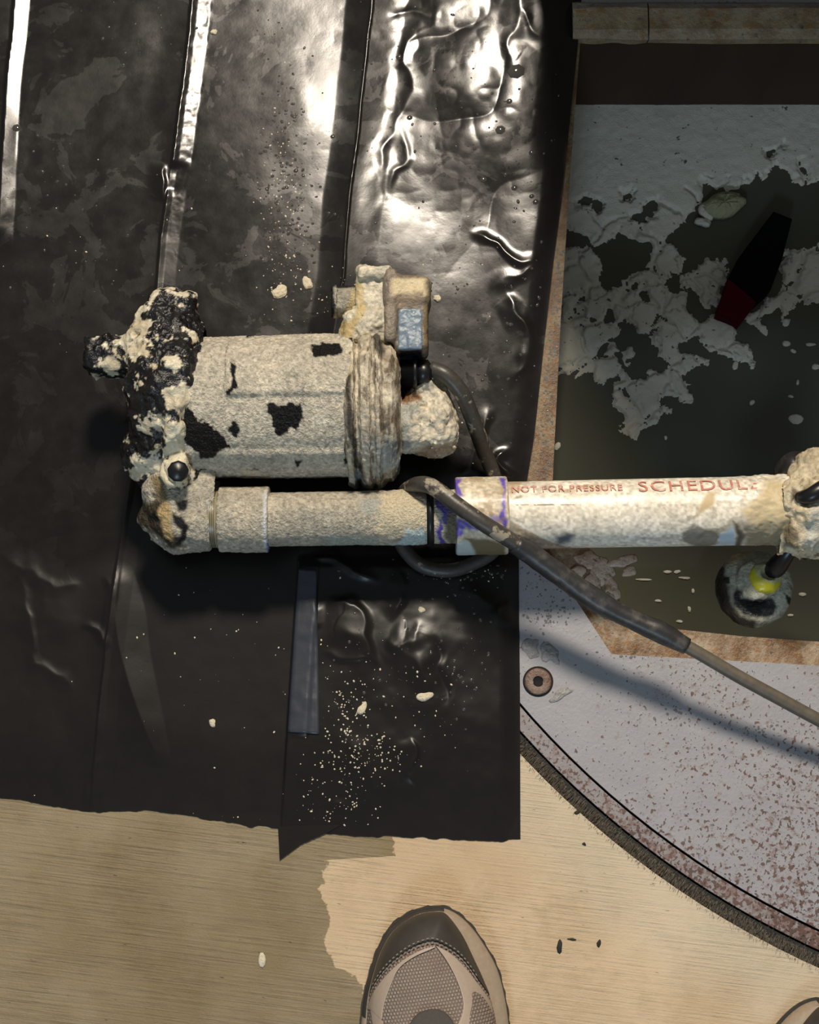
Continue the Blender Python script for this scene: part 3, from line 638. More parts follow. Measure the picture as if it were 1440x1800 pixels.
def sheet_h(u, v):
    """relief of the sheet in millimetres"""
    q = pl2(u, v); h = 1.2 * fbm(q, .0042, 2, 11) + .10 * fbm(q, .02, 2, 12)
    wob = 4 * fbm(q, .012, 2, 13); uu = u + wob * .35
    # left edge fold
    h = h + ridge(uu, v, [(40, -160), (28, 15), (12, 150), (0, 420), (-12, 700)], 2.6, 5, 26, fade=0) * sm(v, 440, 400)
    h = h + ridge(uu, v, [(60, 150), (30, 280), (2, 440)], 1.2, 50, 40)
    # second fold: narrow facet facing the lamp, crumpled
    a2 = sm(v, 300, 286) * 2.4 + sm(v, 330, 350) * sm(v, 540, 420) * 1.6 + sm(v, 480, 560) * 1.3
    h = h + ridge(uu, v, FOLD2, 1, 3.5, 32, fade=0) * a2 + ridge(uu, v, FOLD2, 1, 60, 10, 2, fade=0) * .8
    d2, _ = sdline(uu, v, FOLD2); h = h + .16 * fbm(q, .075, 3, 15) * sm(d2, -2, 4) * sm(d2, 40, 28) * sm(v, 520, 300)
    h = h + ridge(u, v, [(292, 285), (284, 310), (288, 335), (279, 365)], 2.2, 22, 7)
    # third fold: long thin crest
    h = h + ridge(uu, v, FOLD3, 3.4, 46, 60, 1.25, 1.3, fade=0) * sm(v, 1010, 900) + ridge(uu, v, FOLD3, 1.2, 2.5, 2.5, fade=0) * sm(v, 560, 480)
    # crest right of the third fold
    h = h + ridge(uu, v, [(735, -60), (770, 32), (712, 96), (715, 160), (700, 200), (680, 260), (665, 340), (652, 445)], 1.5, 22, 26, 1.2, 1.2, .12)
    h = h + ridge(u, v, [(665, 45), (720, 20), (768, 40)], 1.0, 14, 14) + ridge(u, v, [(700, 210), (714, 280), (690, 310), (682, 355)], .8, 8, 7)
    # crumpled bright area
    mk_ = np.exp(-(((u - 830) / 190) ** 2 + ((v - 130) / 260) ** 2))
    h = h + mk_ * (2.2 * np.abs(fbm(q, .0075, 2, 17)) + .30 * np.abs(fbm(q, .028, 2, 18)) - 1.0)
    h = h + ridge(u, v, [(905, -40), (905, 30), (900, 105), (935, 130)], 1.7, 18, 24) + ridge(u, v, [(905, 20), (935, 60), (960, 75)], 1.3, 12, 22)
    h = h + ridge(u, v, [(812, 400), (880, 440), (960, 475)], 2.2, 8, 12) + ridge(u, v, [(850, 520), (910, 480), (960, 478)], 1.4, 16, 16)
    # slope down to the pit edge
    ur = np.interp(v, SHR[:, 0] * 0 + SHR[:, 0], SHR[:, 1]); e = ur - u
    k = sm(v, 760, 500)
    h = h + k * 7 * sm(e, -8, 66) * sm(e, 330, 90) * sm(v, 380, 200) + k * 2.5 * sm(e, -4, 26) * sm(e, 150, 30) * sm(v, 250, 340)
    # wrinkles beside the pump
    h = h + ridge(u, v, [(880, 500), (905, 560), (925, 600), (900, 680)], 2.5, 20, 16) + ridge(u, v, [(800, 850), (845, 780), (860, 700)], 1.6, 10, 18) + ridge(u, v, [(905, 780), (870, 815), (925, 835)], 2.6, 9, 9)
    # lower left creases
    h = h + facet(u, v, [(212, 1000), (206, 1090), (222, 1180), (252, 1270), (282, 1345)], [(232, 990), (256, 1070), (266, 1150), (288, 1260), (304, 1345)], 3.4)
    h = h + ridge(u, v, [(0, 978), (50, 1008), (108, 1036), (150, 1030)], 1.3, 16, 26) + ridge(u, v, [(35, 990), (48, 1080), (62, 1160), (110, 1190), (150, 1235)], 1.1, 26, 10)
    h = h + ridge(u, v, [(140, 1092), (172, 1112), (192, 1145)], 2.2, 8, 10) + ridge(u, v, [(195, 1010), (178, 1130)], 1.0, 8, 14)
    # lower right overlapping layer: edge step, narrow facet, dents
    d3, _ = sdline(u, v, FOLD3)
    lay = sm(v, 975, 1002) * sm(d3, -1.5, 2.5)
    h = h + lay * 3.0 + sm(v, 975, 1002) * (sm(d3, 0, 4) * sm(d3, 40, 34) * (d3 / 38) * 2.3) * sm(v, 1300, 1285)
    h = h + ridge(u, v, [(527, 1003), (545, 988), (590, 986), (625, 1006), (660, 1016), (690, 1012)], 3.2, 10, 13) - 2.2 * np.exp(-(((u - 600) / 70) ** 2 + ((v - 1035) / 32) ** 2))
    h = h + ridge(u, v, [(704, 990), (712, 1040), (700, 1075), (686, 1102)], 3.0, 20, 9) + ridge(u, v, [(570, 1075), (622, 1066), (640, 1112), (668, 1190)], 3.2, 44, 12) + ridge(u, v, [(560, 1060), (563, 1110)], 1.4, 6, 10)
    h = h + ridge(u, v, [(688, 1105), (722, 1140), (742, 1120), (735, 1098)], 2.6, 14, 22) + ridge(u, v, [(690, 1110), (735, 1180), (785, 1240)], 1.8, 40, 26) - ridge(u, v, [(760, 1120), (775, 1160), (795, 1215), (788, 1240)], 2.4, 26, 8)
    h = h + ridge(u, v, [(800, 1050), (850, 1060), (905, 1080)], 3.4, 30, 26) + ridge(u, v, [(885, 1050), (890, 1085), (912, 1110)], 3.0, 12, 14) + ridge(u, v, [(560, 1150), (610, 1158), (660, 1160)], 1.2, 6, 10)
    h = h + ridge(u, v, [(715, 1300), (725, 1340), (735, 1375)], 2.0, 26, 5) + ridge(u, v, [(590, 1290), (640, 1360), (680, 1450)], 2.2, 40, 40) + ridge(u, v, [(580, 1425), (600, 1420), (615, 1445)], 1.6, 12, 8)
    for mu, mv, ru, rv, A in [(742, 1165, 52, 58, 5.0), (622, 1118, 40, 44, 3.6), (872, 1104, 44, 34, 5.4), (800, 1255, 60, 50, 1.5), (630, 1385, 50, 60, 1.6), (80, 1070, 60, 50, 2.0), (590, 1425, 24, 20, .8), (725, 1345, 26, 40, 2.2)]:
        e_ = ((u + 12 * fbm(q, .02, 2, 27) - mu) / ru) ** 2 + ((v + 12 * fbm(q, .02, 2, 28) - mv) / rv) ** 2; h = h + A * np.exp(-e_ ** .8)
    h = h + .5 * sm(v, 985, 1060) * sm(u, 540, 620) * fbm(q, .016, 3, 25)
    # small fold at the bottom hem
    h = h + ridge(u, v, [(178, 1330), (160, 1425)], 1.2, 3, 24)
    eb = np.interp(u, SHB[:, 0], SHB[:, 1]) - v; e2 = np.interp(v, SHR[:, 0], SHR[:, 1]) - u
    return np.maximum((h + 3.0) * (.12 + .88 * sm(eb, -20, 170)) * (.25 + .75 * sm(e2, -4, 40)), .6)
SHEET_TABLE = None
def sheet_z(u, v): return sheet_h(np.asarray(u, float), np.asarray(v, float)) / 1000
ns, nt = 620, 820
S_, T_ = np.meshgrid(np.linspace(0, 1, ns), np.linspace(0, 1, nt), indexing='ij')
v_ = -160 + T_ * (1440 + 160)
for _ in range(3):
    u_ = -150 + S_ * (np.interp(v_, SHR[:, 0], SHR[:, 1]) + 150)
    v_ = -160 + T_ * (np.interp(u_, SHB[:, 0], SHB[:, 1]) + 160)
edge_n = 2.5 * fbm(pl2(u_, v_ * 0), .05, 3, 41) * sm(T_, .985, 1)
v_ = v_ + edge_n
SW = P(u_, v_, 0); SW[..., 2] = sheet_z(u_, v_)
sheet = mk('polythene_sheet', SW.reshape(-1, 3), grid_faces(ns, nt)[:, ::-1], MAT['sheet'])
tag(sheet, 'black polythene sheet with long folds spread under the muddy pump', 'sheet')
# pointed flap of the lower layer below the hem, its triangular shadow built in as black
fl = [P(*p) for p in [(489, 1452), (492, 1512), (530, 1484), (580, 1462), (600, 1450)]]
V = np.array([[p[0], p[1], .0016] for p in fl] + [[p[0], p[1], .0002] for p in fl]); n = 5
mk('hem_flap', V, [(0, 1, 2, 3, 4), (9, 8, 7, 6, 5)] + [(i, 5 + i, 5 + (i + 1) % 5, (i + 1) % 5) for i in range(5)], MAT['sheet'], sheet, smooth=False)
# thin bluish grey strip lying along the fold
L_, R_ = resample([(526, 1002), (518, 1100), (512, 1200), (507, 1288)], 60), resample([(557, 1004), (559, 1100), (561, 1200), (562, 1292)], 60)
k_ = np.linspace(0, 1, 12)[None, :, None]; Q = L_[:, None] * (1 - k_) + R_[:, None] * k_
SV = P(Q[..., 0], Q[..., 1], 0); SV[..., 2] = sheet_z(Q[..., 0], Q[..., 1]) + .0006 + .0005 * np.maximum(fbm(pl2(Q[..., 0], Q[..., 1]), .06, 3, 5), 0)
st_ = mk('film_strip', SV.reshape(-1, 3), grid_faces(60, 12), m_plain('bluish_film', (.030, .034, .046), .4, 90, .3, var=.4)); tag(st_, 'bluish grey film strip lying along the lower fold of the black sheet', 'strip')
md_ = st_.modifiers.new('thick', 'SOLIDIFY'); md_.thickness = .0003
# ------------------------------------------------------------------ droplets and specks on the sheet and beyond
def domes(name, spots, mat, label, cat, flat=.55):
    V, Fc = [], []; nn = 7
    for x, y, z, r, e, a in spots:
        k = len(V)
        for kr, kz in ((1, 0), (.75, .62)):
            for i in range(nn):
                t = 2 * math.pi * i / nn; px, py = math.cos(t) * r * kr * e, math.sin(t) * r * kr
                V.append((x + px * math.cos(a) - py * math.sin(a), y + px * math.sin(a) + py * math.cos(a), z + kz * r * flat - .0002))
        V.append((x, y, z + r * flat - .0002))
        Fc += [(k + i, k + (i + 1) % nn, k + nn + (i + 1) % nn, k + nn + i) for i in range(nn)] + [(k + nn + i, k + nn + (i + 1) % nn, k + 2 * nn) for i in range(nn)]
    return tag(mk(name, np.array(V), Fc, mat), label, cat, kind='stuff')
def scatter(cl, seed, rmin, rmax):
    g = np.random.default_rng(seed); out = []
    for u, v, su, sv, n in cl:
        uu = g.normal(u, su, n); vv = g.normal(v, sv, n); z = sheet_z(uu, vv); p = P(uu, vv, z)
        ok = (uu > 0) & (uu < np.interp(vv, SHR[:, 0], SHR[:, 1]) - 6) & (vv < np.interp(uu, SHB[:, 0], SHB[:, 1]) - 6) & (vv > 0)
        for i in np.flatnonzero(ok):
            r = rmin + (rmax - rmin) * g.random() ** 3
            out.append((p[i, 0], p[i, 1], p[i, 2], r, g.uniform(.8, 1.6), g.uniform(0, 3.1)))
    return out
domes('water_droplets', scatter([(500, 380, 26, 90, 500), (495, 230, 30, 70, 160), (250, 70, 50, 40, 45), (90, 320, 60, 40, 40), (150, 470, 110, 50, 70), (830, 130, 110, 90, 70), (840, 240, 90, 40, 70), (690, 520, 120, 70, 160), (830, 660, 60, 70, 220), (900, 440, 50, 70, 60), (460, 60, 30, 60, 40), (640, 180, 60, 120, 40), (700, 1150, 110, 90, 140), (800, 1150, 30, 60, 60), (830, 1010, 60, 16, 160)], 5, .0004, .0017), MAT['drop'], 'clear water droplets beaded on the black sheet', 'water')
domes('mud_specks', scatter([(500, 400, 24, 90, 420), (497, 260, 26, 60, 120), (540, 510, 36, 26, 70), (610, 1270, 28, 50, 420), (660, 1330, 40, 26, 220), (690, 1230, 70, 40, 110), (600, 1400, 40, 40, 260), (430, 1140, 80, 110, 70), (560, 1200, 40, 60, 60), (200, 430, 150, 150, 50), (260, 1200, 150, 120, 22), (820, 1005, 60, 14, 70), (720, 520, 90, 60, 60), (790, 690, 40, 60, 60), (420, 1440, 40, 6, 40), (60, 1404, 40, 3, 8)], 9, .0002, .00095), MAT['speck'], 'cream mud specks spattered over the black sheet', 'mud')  # cream specks among the drops also stand in for their glints
g_ = np.random.default_rng(15); pd = []
for u, v, su, sv, n in [(955, 1085, 18, 9, 40), (945, 1050, 14, 30, 26), (1190, 1262, 20, 8, 26), (1335, 1285, 22, 6, 30), (1110, 1152, 40, 2.5, 40), (1000, 1060, 14, 20, 20)]:
    for a, b in zip(g_.normal(u, su, n), g_.normal(v, sv, n)):
        if a < 920 or sdpoly(np.array([a]), np.array([b]), [(985, 1012), (1075, 1150), (1440, 1170), (1440, 900)])[0] < 2: continue
        p_ = P(a, b, 0); pd.append((p_[0], p_[1], .0001, g_.uniform(.0004, .0013), g_.uniform(.8, 1.7), g_.uniform(0, 3)))
for k in range(170):
    t_ = g_.random(); v = 440 + 400 * t_; ue = np.interp(v, [66, 300, 560, 840, 905], [1021, 1003, 986, 972, 963]); us = np.interp(v, SHR[:, 0], SHR[:, 1])
    p_ = P(us + (ue - us) * g_.uniform(.25, .9), v, zl); pd.append((p_[0], p_[1], zl, g_.uniform(.0005, .0014), g_.uniform(.8, 1.4), 0))
_m = M('grey_drop'); _m.set(Base_Color=(.16, .155, .15), Roughness=.05)
domes('puddle_drops', pd, _m.m, 'clear water drops on the grey cover and rusty ledge', 'water')
bigd = []
for u, v, r in [(908, 125, 15), (880, 228, 9), (896, 178, 6), (28, 225, 8), (702, 100, 6), (905, 330, 6), (935, 345, 5), (942, 355, 6), (720, 207, 6), (585, 240, 5), (520, 300, 5), (850, 315, 6), (935, 268, 6)]:
    p_ = P(u, v, float(sheet_z(u, v))); bigd.append((p_[0], p_[1], p_[2], r * .00047, 1.15, .4))
domes('large_drops', bigd, MAT['drop'], 'larger flat water drops on the upper right of the sheet', 'water', .3)
for k, (u, v, ru, rv) in enumerate([(985, 1662, 5, 10), (1053, 1660, 4, 8), (1004, 1651, 6, 2), (1026, 1484, 4, 3), (1015, 1428, 4, 3)]):  # dark patches stand in for the shaded insides of small concrete holes
    tag(ragged('dirt_crumb', u, v, ru, rv, -.0002, .0012, MAT['gasket'], seed=60 + k, n=11, jag=.95), ['dark dirt crumb on dry concrete, larger one right of the sneaker', 'dark dirt crumb on dry concrete, further right of the sneaker', 'flat dark sliver between two dirt crumbs on the concrete', 'small dark crumb on concrete close to the sheet corner', 'tiny dark crumb on concrete beside the bristle seal'][k], 'dirt')
for k, (u, v, ru, rv, ro) in enumerate([(965, 1150, 24, 16, -.8), (985, 1222, 26, 8, .35), (935, 1140, 14, 18, .2)]):
    tag(ragged('mud_smear', u, v, ru, rv, -.0001, .0009, MAT['smear'], seed=70 + k, n=20, jag=.6, rot=ro, dome=1.6), ['grey mud smear just above the socket screw', 'grey mud smear just below right of the socket screw', 'grey mud smear at the sheet edge above the socket screw'][k], 'mud')
SPL = [(492, 512, 17, 12, 'cream mud splat left of the pump switch, the larger of two'), (542, 499, 9, 16, 'narrow cream mud splat between the larger splat and the switch'), (636, 1247, 6, 12, 'cream mud flake on the lower sheet, leaf shaped and tilted'), (746, 1224, 14, 8, 'curved cream mud splat on the lower sheet near the dent'), (376, 57, 9, 6, 'cream chip beside the bright fold at the top of the sheet'), (374, 1271, 6, 9, 'cream chip alone on the lower left half of the sheet'), (769, 525, 8, 7, 'small cream splat right of the grey switch box'), (741, 1072, 7, 5, 'cream crumb just under the looped cord on the sheet')]
for k, (u, v, ru, rv, lb) in enumerate(SPL):
    tag(ragged('mud_splat', u, v, ru, rv, float(sheet_z(u, v)) - .0003, .0022, MAT['cream'], seed=k + 3, n=16, jag=.5, rot=[.3, 0, -.4, .2, .3, .3, 0, 0][k]), lb, 'mud')
tag(ragged('paint_chip', 461, 1686, 7, 13, .0002, .0014, MAT['cream'], seed=51, n=9, jag=.45), 'white chip lying on the wet concrete', 'chip')

# ------------------------------------------------------------------ the pump
ZP = .0665                       # height of the motor axis
ZD = .060                        # height of the discharge pipe axis
pump = thing('sump_pump', P(480, 720, .003), 'mud caked black sump pump lying on the sheet with its discharge pipe', 'pump')
sP = scl(480, 715, ZP); sD = scl(700, 910, ZD)
def paint(V, base, layers, seed=0, warp=4, ws=.05):
    """layers: (polygon or function in picture-plane units, colour, gloss, edge softness)"""
    u, v = proj(V); q = np.stack([u, v, u * 0], -1)
    wu = u + warp * fbm(q, ws, 4, seed + 50); wv = v + warp * fbm(q, ws, 4, seed + 60)
    C = np.array(base(V, u, v), float)
    for poly, c, r, soft in layers:
        if callable(poly): w = poly(V, u, v)
        else: w = sm(-sdpoly(wu, wv, poly), -soft, soft)
        c4 = np.r_[c, r]; C = C * (1 - w[:, None]) + c4 * w[:, None]
    return C
def mudbase(seed, C0=GREY, C1=MUD, rough=.6, scale=60):
    def f(V, u, v):
        n = np.clip(.5 + .5 * fbm(V, scale, 4, seed), 0, 1)[:, None]; c0, c1 = (c * .72 + c.mean() * .28 for c in (C0, C1)); g = fbm(V, 420, 2, seed + 3)[:, None]
        return np.hstack([(c0 * (1 - n) + c1 * n) * (1 + .30 * g), np.full((len(V), 1), rough)])
    return f
def add_part(name, V, Fc, mat, C, parent=None): return mk(name, V, Fc, MAT[mat], parent or pump, C)

# motor casing: round shell with raised flats
def rcas(X, TH, R):
    deg = np.degrees(((TH + np.pi) % (2 * np.pi)) - np.pi); body = sm(X, .032, .036)
    s = sm(deg, 47, 43) * sm(deg, -9, -4)
    R = R + .0022 * s * body - .0012 * sm(deg, -4, -9) * sm(deg, -56, -50) * body
    return R + .0010 * sm(deg, -50, -56)
V, Fc, _ = lathe(P(335, 716, ZP), P(625, 712, ZP), [(0, .0565), (.0335, .0572), (.0345, .0572), (.134, .0585)], 300, .0008, rcas)
V = displace(V, Fc, .0005 * fbm(V, 260, 3, 2) + .0007 * fbm(V, 35, 3, 3))
CAS = [[(468, 711), (530, 708), (531, 740), (520, 762), (512, 752), (500, 766), (483, 760), (480, 732), (468, 726)], [(549, 604), (598, 602), (604, 612), (602, 622), (575, 627), (551, 624)],
       [(405, 636), (415, 636), (414, 680), (404, 692), (398, 690), (408, 662)], [(410, 738), (419, 742), (419, 768), (410, 766), (402, 754)],
       [(320, 690), (331, 721), (348, 738), (362, 741), (381, 756), (409, 788), (388, 790), (378, 806), (356, 808), (348, 793), (325, 780)], [(430, 824), (458, 822), (448, 829), (434, 830)],
       [(604, 784), (622, 788), (622, 822), (606, 818)], [(428, 586), (440, 580), (446, 590), (432, 594)], [(520, 804), (530, 806), (534, 815), (523, 816)], [(320, 600), (338, 610), (346, 636), (332, 644), (320, 640)], [(610, 596), (624, 588), (624, 604)]]
C = paint(V, mudbase(5, lin(176, 168, 148), lin(208, 196, 168), .6, 45), [(p, BLK * .6, .45, 1.4) for p in CAS] + [([(425, 824), (455, 826), (452, 840), (430, 838)], MUDL, .4, 3)], 5, 5, .09)
add_part('motor_casing', V, Fc, 'grit', C)

# end cap: stacked flanges
pr = [(0, .052), (.002, .0605), (.0065, .0625), (.0085, .0570), (.0105, .0570), (.0125, .0622), (.0195, .0648), (.0215, .0618), (.0230, .0618), (.0245, .0638), (.0275, .0632), (.030, .0585), (.037, .0575), (.0415, .052), (.0435, .040), (.044, .0), ]
V, Fc, TH = lathe(P(610, 722, ZP + .0005), P(700, 721, ZP + .0005), pr, 300, .0008)
V = displace(V, Fc, .0016 * fbm(V, 60, 4, 21) + .0006 * fbm(V, 300, 3, 22))
C = paint(V, mudbase(8, lin(138, 126, 104), lin(208, 193, 160), .42, 70), [
    ([(606, 590), (618, 585), (616, 680), (606, 690)], lin(190, 176, 138), .5, 4), ([(606, 660), (615, 655), (628, 800), (645, 850), (628, 850), (612, 780)], lin(60, 52, 42), .4, 4),
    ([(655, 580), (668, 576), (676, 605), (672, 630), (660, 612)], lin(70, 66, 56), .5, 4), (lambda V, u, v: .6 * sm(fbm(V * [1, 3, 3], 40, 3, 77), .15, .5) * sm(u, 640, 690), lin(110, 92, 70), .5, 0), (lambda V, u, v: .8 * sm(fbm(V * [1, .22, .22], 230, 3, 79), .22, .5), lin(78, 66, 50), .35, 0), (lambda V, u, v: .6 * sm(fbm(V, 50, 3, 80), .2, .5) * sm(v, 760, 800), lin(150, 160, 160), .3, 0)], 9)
add_part('end_cap', V, Fc, 'sludge', C)
# drain lip at the bottom of the cap
def f(p):
    a = sd_ell(p, P(662, 838, .045), (.010, .010, .014)); b = sd_ell(p, P(668, 846, .056), (.004, .007, .010))
    return np.maximum(a, -b) + .0008 * fbm(p, 130, 3, 4)
V, Fc = surface_net(f, P(662, 838, .045) - .02, P(662, 838, .045) + .02, .001)
add_part('drain_lip', V, Fc, 'sludge', paint(V, mudbase(31, lin(120, 108, 88), MUD, .45), [], 3))

# suction base with three stub feet, caked in sludge
def f(p):
    e = fbm(p, 75, 3, 14)
    d = sd_cyl(p, P(238, 708, ZP), P(336, 713, ZP), .0585, .030)
    d = smin(d, sd_cyl(p, P(303, 712, ZP), P(336, 713, ZP), .0640, .005), .006)
    d = smin(d, sd_ell(p, P(300, 665, .105), (.030, .032, .022)), .012)
    d = smin(d, sd_cap(p, P(176, 630, .075), P(240, 632, .078), .0145), .008)
    d = smin(d, sd_box(p, P(182, 628, .074), (.011, .0145, .0145), .004, .12), .004)
    d = smin(d, sd_cap(p, P(297, 545, .082), P(300, 600, .085), .0175), .010)
    d = smin(d, sd_cyl(p, P(264, 545, .085), P(342, 548, .085), .0155, .005), .006)
    d = smin(d, sd_cap(p, P(311, 824, .096), P(311, 838, .082), .0125), .006)
    d = smin(d, sd_cap(p, P(285, 585, .088), P(325, 612, .090), .021), .012); d = smin(d, sd_box(p, P(255, 608, .085), (.017, .014, .016), .008, .6), .012)
    d = smin(d, sd_cap(p, P(318, 838, .07), P(338, 836, .07), .014), .010)
    d = smin(d, sd_cap(p, P(250, 800, .07), P(290, 840, .06), .018), .012)
    return d - .0030 * e - .0011 * fbm(p, 260, 3, 15)
lo = P(140, 880, .0) ; hi = P(365, 500, .0)
V, Fc = surface_net(f, (P(140, 700, .07)[0], P(300, 875, .06)[1], .0045), (P(362, 700, .07)[0], P(300, 505, .09)[1], .15), .00125)
def vol_mask(V, u, v):
    n = fbm(V, 70, 4, 16) + .55 * fbm(V, 260, 3, 17)
    b = np.full(len(V), -.02)
    for cu, cv, ru, rv, w in [(315, 720, 28, 95, .75), (330, 800, 30, 40, .7), (245, 600, 26, 24, .5), (225, 602, 20, 16, .5), (255, 690, 34, 55, -.55), (300, 545, 45, 26, -.55), (225, 770, 14, 70, -.35), (300, 620, 20, 55, -.25), (335, 610, 16, 40, -.6), (180, 625, 24, 30, -.1), (260, 580, 18, 10, .5), (230, 830, 16, 20, .5), (290, 850, 30, 10, .5), (265, 780, 22, 30, -.1), (312, 748, 7, 22, -.7), (286, 775, 8, 12, -.6), (312, 832, 12, 14, -1.3), (340, 640, 14, 14, -.6)]:
        b = b + w * np.exp(-(((u - cu) / ru) ** 2 + ((v - cv) / rv) ** 2))
    return sm(n * .8 + b, -.02, .12)
C = paint(V, lambda V, u, v: np.hstack([np.tile(BLK * 1.6, (len(V), 1)) * (1 + .5 * fbm(V, 200, 2, 3)[:, None]), np.full((len(V), 1), .28)]), [(vol_mask, lin(206, 198, 174), .24, 0)], 4)
n_ = sm(fbm(V, 55, 3, 91), .1, .5)[:, None] * (C[:, :1] > .15); C[:, :3] = C[:, :3] * (1 - n_ * .35) + lin(150, 125, 85) * n_ * .35
base = add_part('suction_base', V, Fc, 'sludge', C)
V, Fc, _ = lathe(P(313, 829, .1005), P(313, 828, .112), [(0, .0085), (.0080, .0085), (.0100, .0065), (.0108, 0)], 9)
mk('bolt_head', V, Fc, MAT['black'], base)
ringp = [P(311 + 23 * math.cos(t), 829 + 23 * math.sin(t), .1015) for t in np.linspace(math.radians(95), math.radians(235), 9)]
V, Fc = tube(ringp, [.0022, .003, .0035, .003, .0038, .003, .0034, .003, .002], 10, .0015)
mk('sludge_rim', V, Fc, MAT['cream'], base)

# float switch bracket on the north side of the cap
def f(p):
    d = sd_box(p, P(659, 532, .088), (.0148, .0270, .016), .004)
    d = smin(d, sd_box(p, P(652, 582, .085), (.022, .014, .018), .006), .008)
    d = smin(d, sd_box(p, P(658, 487, .096), (.0130, .0050, .014), .002), .003)
    d = smin(d, sd_cap(p, P(618, 590, .085), P(640, 560, .09), .009), .008)
    return d - .0016 * fbm(p, 110, 4, 24) - .0006 * fbm(p, 420, 2, 25)
V, Fc = surface_net(f, P(655, 535, .088) - [.035, .05, .03], P(655, 535, .088) + [.035, .05, .03], .0011)
C = paint(V, mudbase(44, lin(172, 162, 136), lin(214, 200, 166), .45, 60), [([(625, 500), (634, 495), (640, 545), (632, 560), (612, 598), (598, 590), (598, 575), (622, 555), (628, 530)], lin(186, 166, 118), .45, 4), ([(640, 480), (680, 482), (680, 492), (642, 492)], lin(165, 160, 140), .5, 3), ([(655, 572), (676, 568), (672, 576), (658, 578)], lin(80, 70, 52), .5, 3)], 12)
add_part('switch_bracket', V, Fc, 'sludge', C)
V, Fc, _ = lathe(P(583, 530, .082), P(640, 530, .082), [(0, 0), (0, .0125), (.001, .0135), (.0048, .0135), (.0055, .0126), (.006, .0126), (.027, .0130)], 90, .0012)
V = displace(V, Fc, .0007 * fbm(V, 180, 3, 5))
C = paint(V, mudbase(45, lin(150, 142, 122), lin(190, 178, 150), .55), [([(575, 480), (590, 480), (590, 580), (575, 580)], BLK * 3, .3, 1), ([(590, 498), (630, 494), (630, 503), (592, 507)], BLK * 4, .3, 2), ([(618, 510), (634, 500), (634, 560), (610, 560)], lin(186, 168, 124), .5, 4)], 13)
add_part('switch_knob', V, Fc, 'grit', C)
def f(p):
    d = sd_box(p, P(722, 560, .089), (.0142, .0320, .0175), .006)
    d = smin(d, sd_box(p, P(687, 545, .094), (.0045, .0300, .016), .002), .004)
    d = smin(d, sd_box(p, P(716, 517, .096), (.0180, .0115, .0155), .005), .006)
    d = np.maximum(d, -sd_box(p, P(721, 579, .1085), (.0102, .0176, .0025), .001))
    return d - .0009 * fbm(p, 120, 4, 26)
V, Fc = surface_net(f, P(718, 560, .089) - [.03, .045, .028], P(718, 560, .089) + [.03, .045, .028], .0011)
C = paint(V, mudbase(46, lin(96, 82, 66), lin(140, 122, 98), .45, 70), [([(688, 488), (748, 490), (750, 540), (742, 512), (700, 514), (690, 520)], lin(200, 182, 146), .5, 5), ([(700, 612), (740, 612), (742, 640), (700, 640)], BLK * 2, .3, 2), ([(697, 520), (740, 514), (742, 530), (700, 540)], lin(150, 128, 104), .4, 4), ([(742, 520), (756, 520), (756, 615), (744, 615)], lin(120, 104, 80), .4, 3)], 14)
jbox = add_part('switch_box', V, Fc, 'sludge', C)
def rbox(name, c, h, mat, parent, r=.0012, n=.0005, seed=0):
    V, Fc = surface_net(lambda p: sd_box(p, c, h, r) - n * fbm(p, 300, 3, seed), np.array(c) - np.array(h) - .003, np.array(c) + np.array(h) + .003, .0009); return mk(name, V, Fc, MAT[mat], parent)
rbox('label_plate', P(721, 579, .1048), (.0098, .0172, .0024), 'blue', jbox, seed=3)
# cord gland
V, Fc, _ = lathe(P(702, 655, .080), P(742, 655, .080), [(0, 0), (0, .0105), (.011, .0110), (.0112, .0135), (.0142, .0135), (.0145, .0108), (.0150, 0)], 40, None)
gland = mk('cord_gland', V, Fc, MAT['black'], pump)
V, Fc, _ = lathe(P(733, 655, .080), P(762, 655, .080), [(0, 0), (0, .0108), (.0090, .0108), (.0105, .0085), (.012, .0070), (.012, 0)], 6)
mk('gland_nut', V, Fc, MAT['black'], gland, smooth=False)
rbox('gland_body', P(715, 655, .072), (.0085, .0120, .013), 'black', gland)
# sludge plug over the air vent
def f(p):
    d = sd_ell(p, P(762, 740, .058), (.0205, .0285, .024))
    d = smin(d, sd_cyl(p, P(695, 752, .060), P(745, 748, .060), .022, .006), .010)
    d = smin(d, sd_ell(p, P(745, 692, .062), (.013, .014, .016)), .010)
    d = smin(d, sd_ell(p, P(772, 768, .056), (.0165, .0165, .02)), .006)
    return d - .0032 * fbm(p, 75, 4, 28) - .0010 * fbm(p, 330, 3, 29)
V, Fc = surface_net(f, P(755, 742, .06) - [.042, .045, .034], P(755, 742, .06) + [.042, .045, .038], .0012)
C = paint(V, mudbase(47, lin(186, 174, 146), lin(214, 200, 168), .5, 60), [([(700, 690), (740, 684), (742, 702), (712, 712), (700, 705)], lin(120, 86, 56), .5, 6), ([(700, 712), (742, 708), (736, 724), (720, 740), (726, 790), (700, 795)], lin(150, 150, 140), .35, 5)], 15)
add_part('sludge_plug', V, Fc, 'sludge', C)

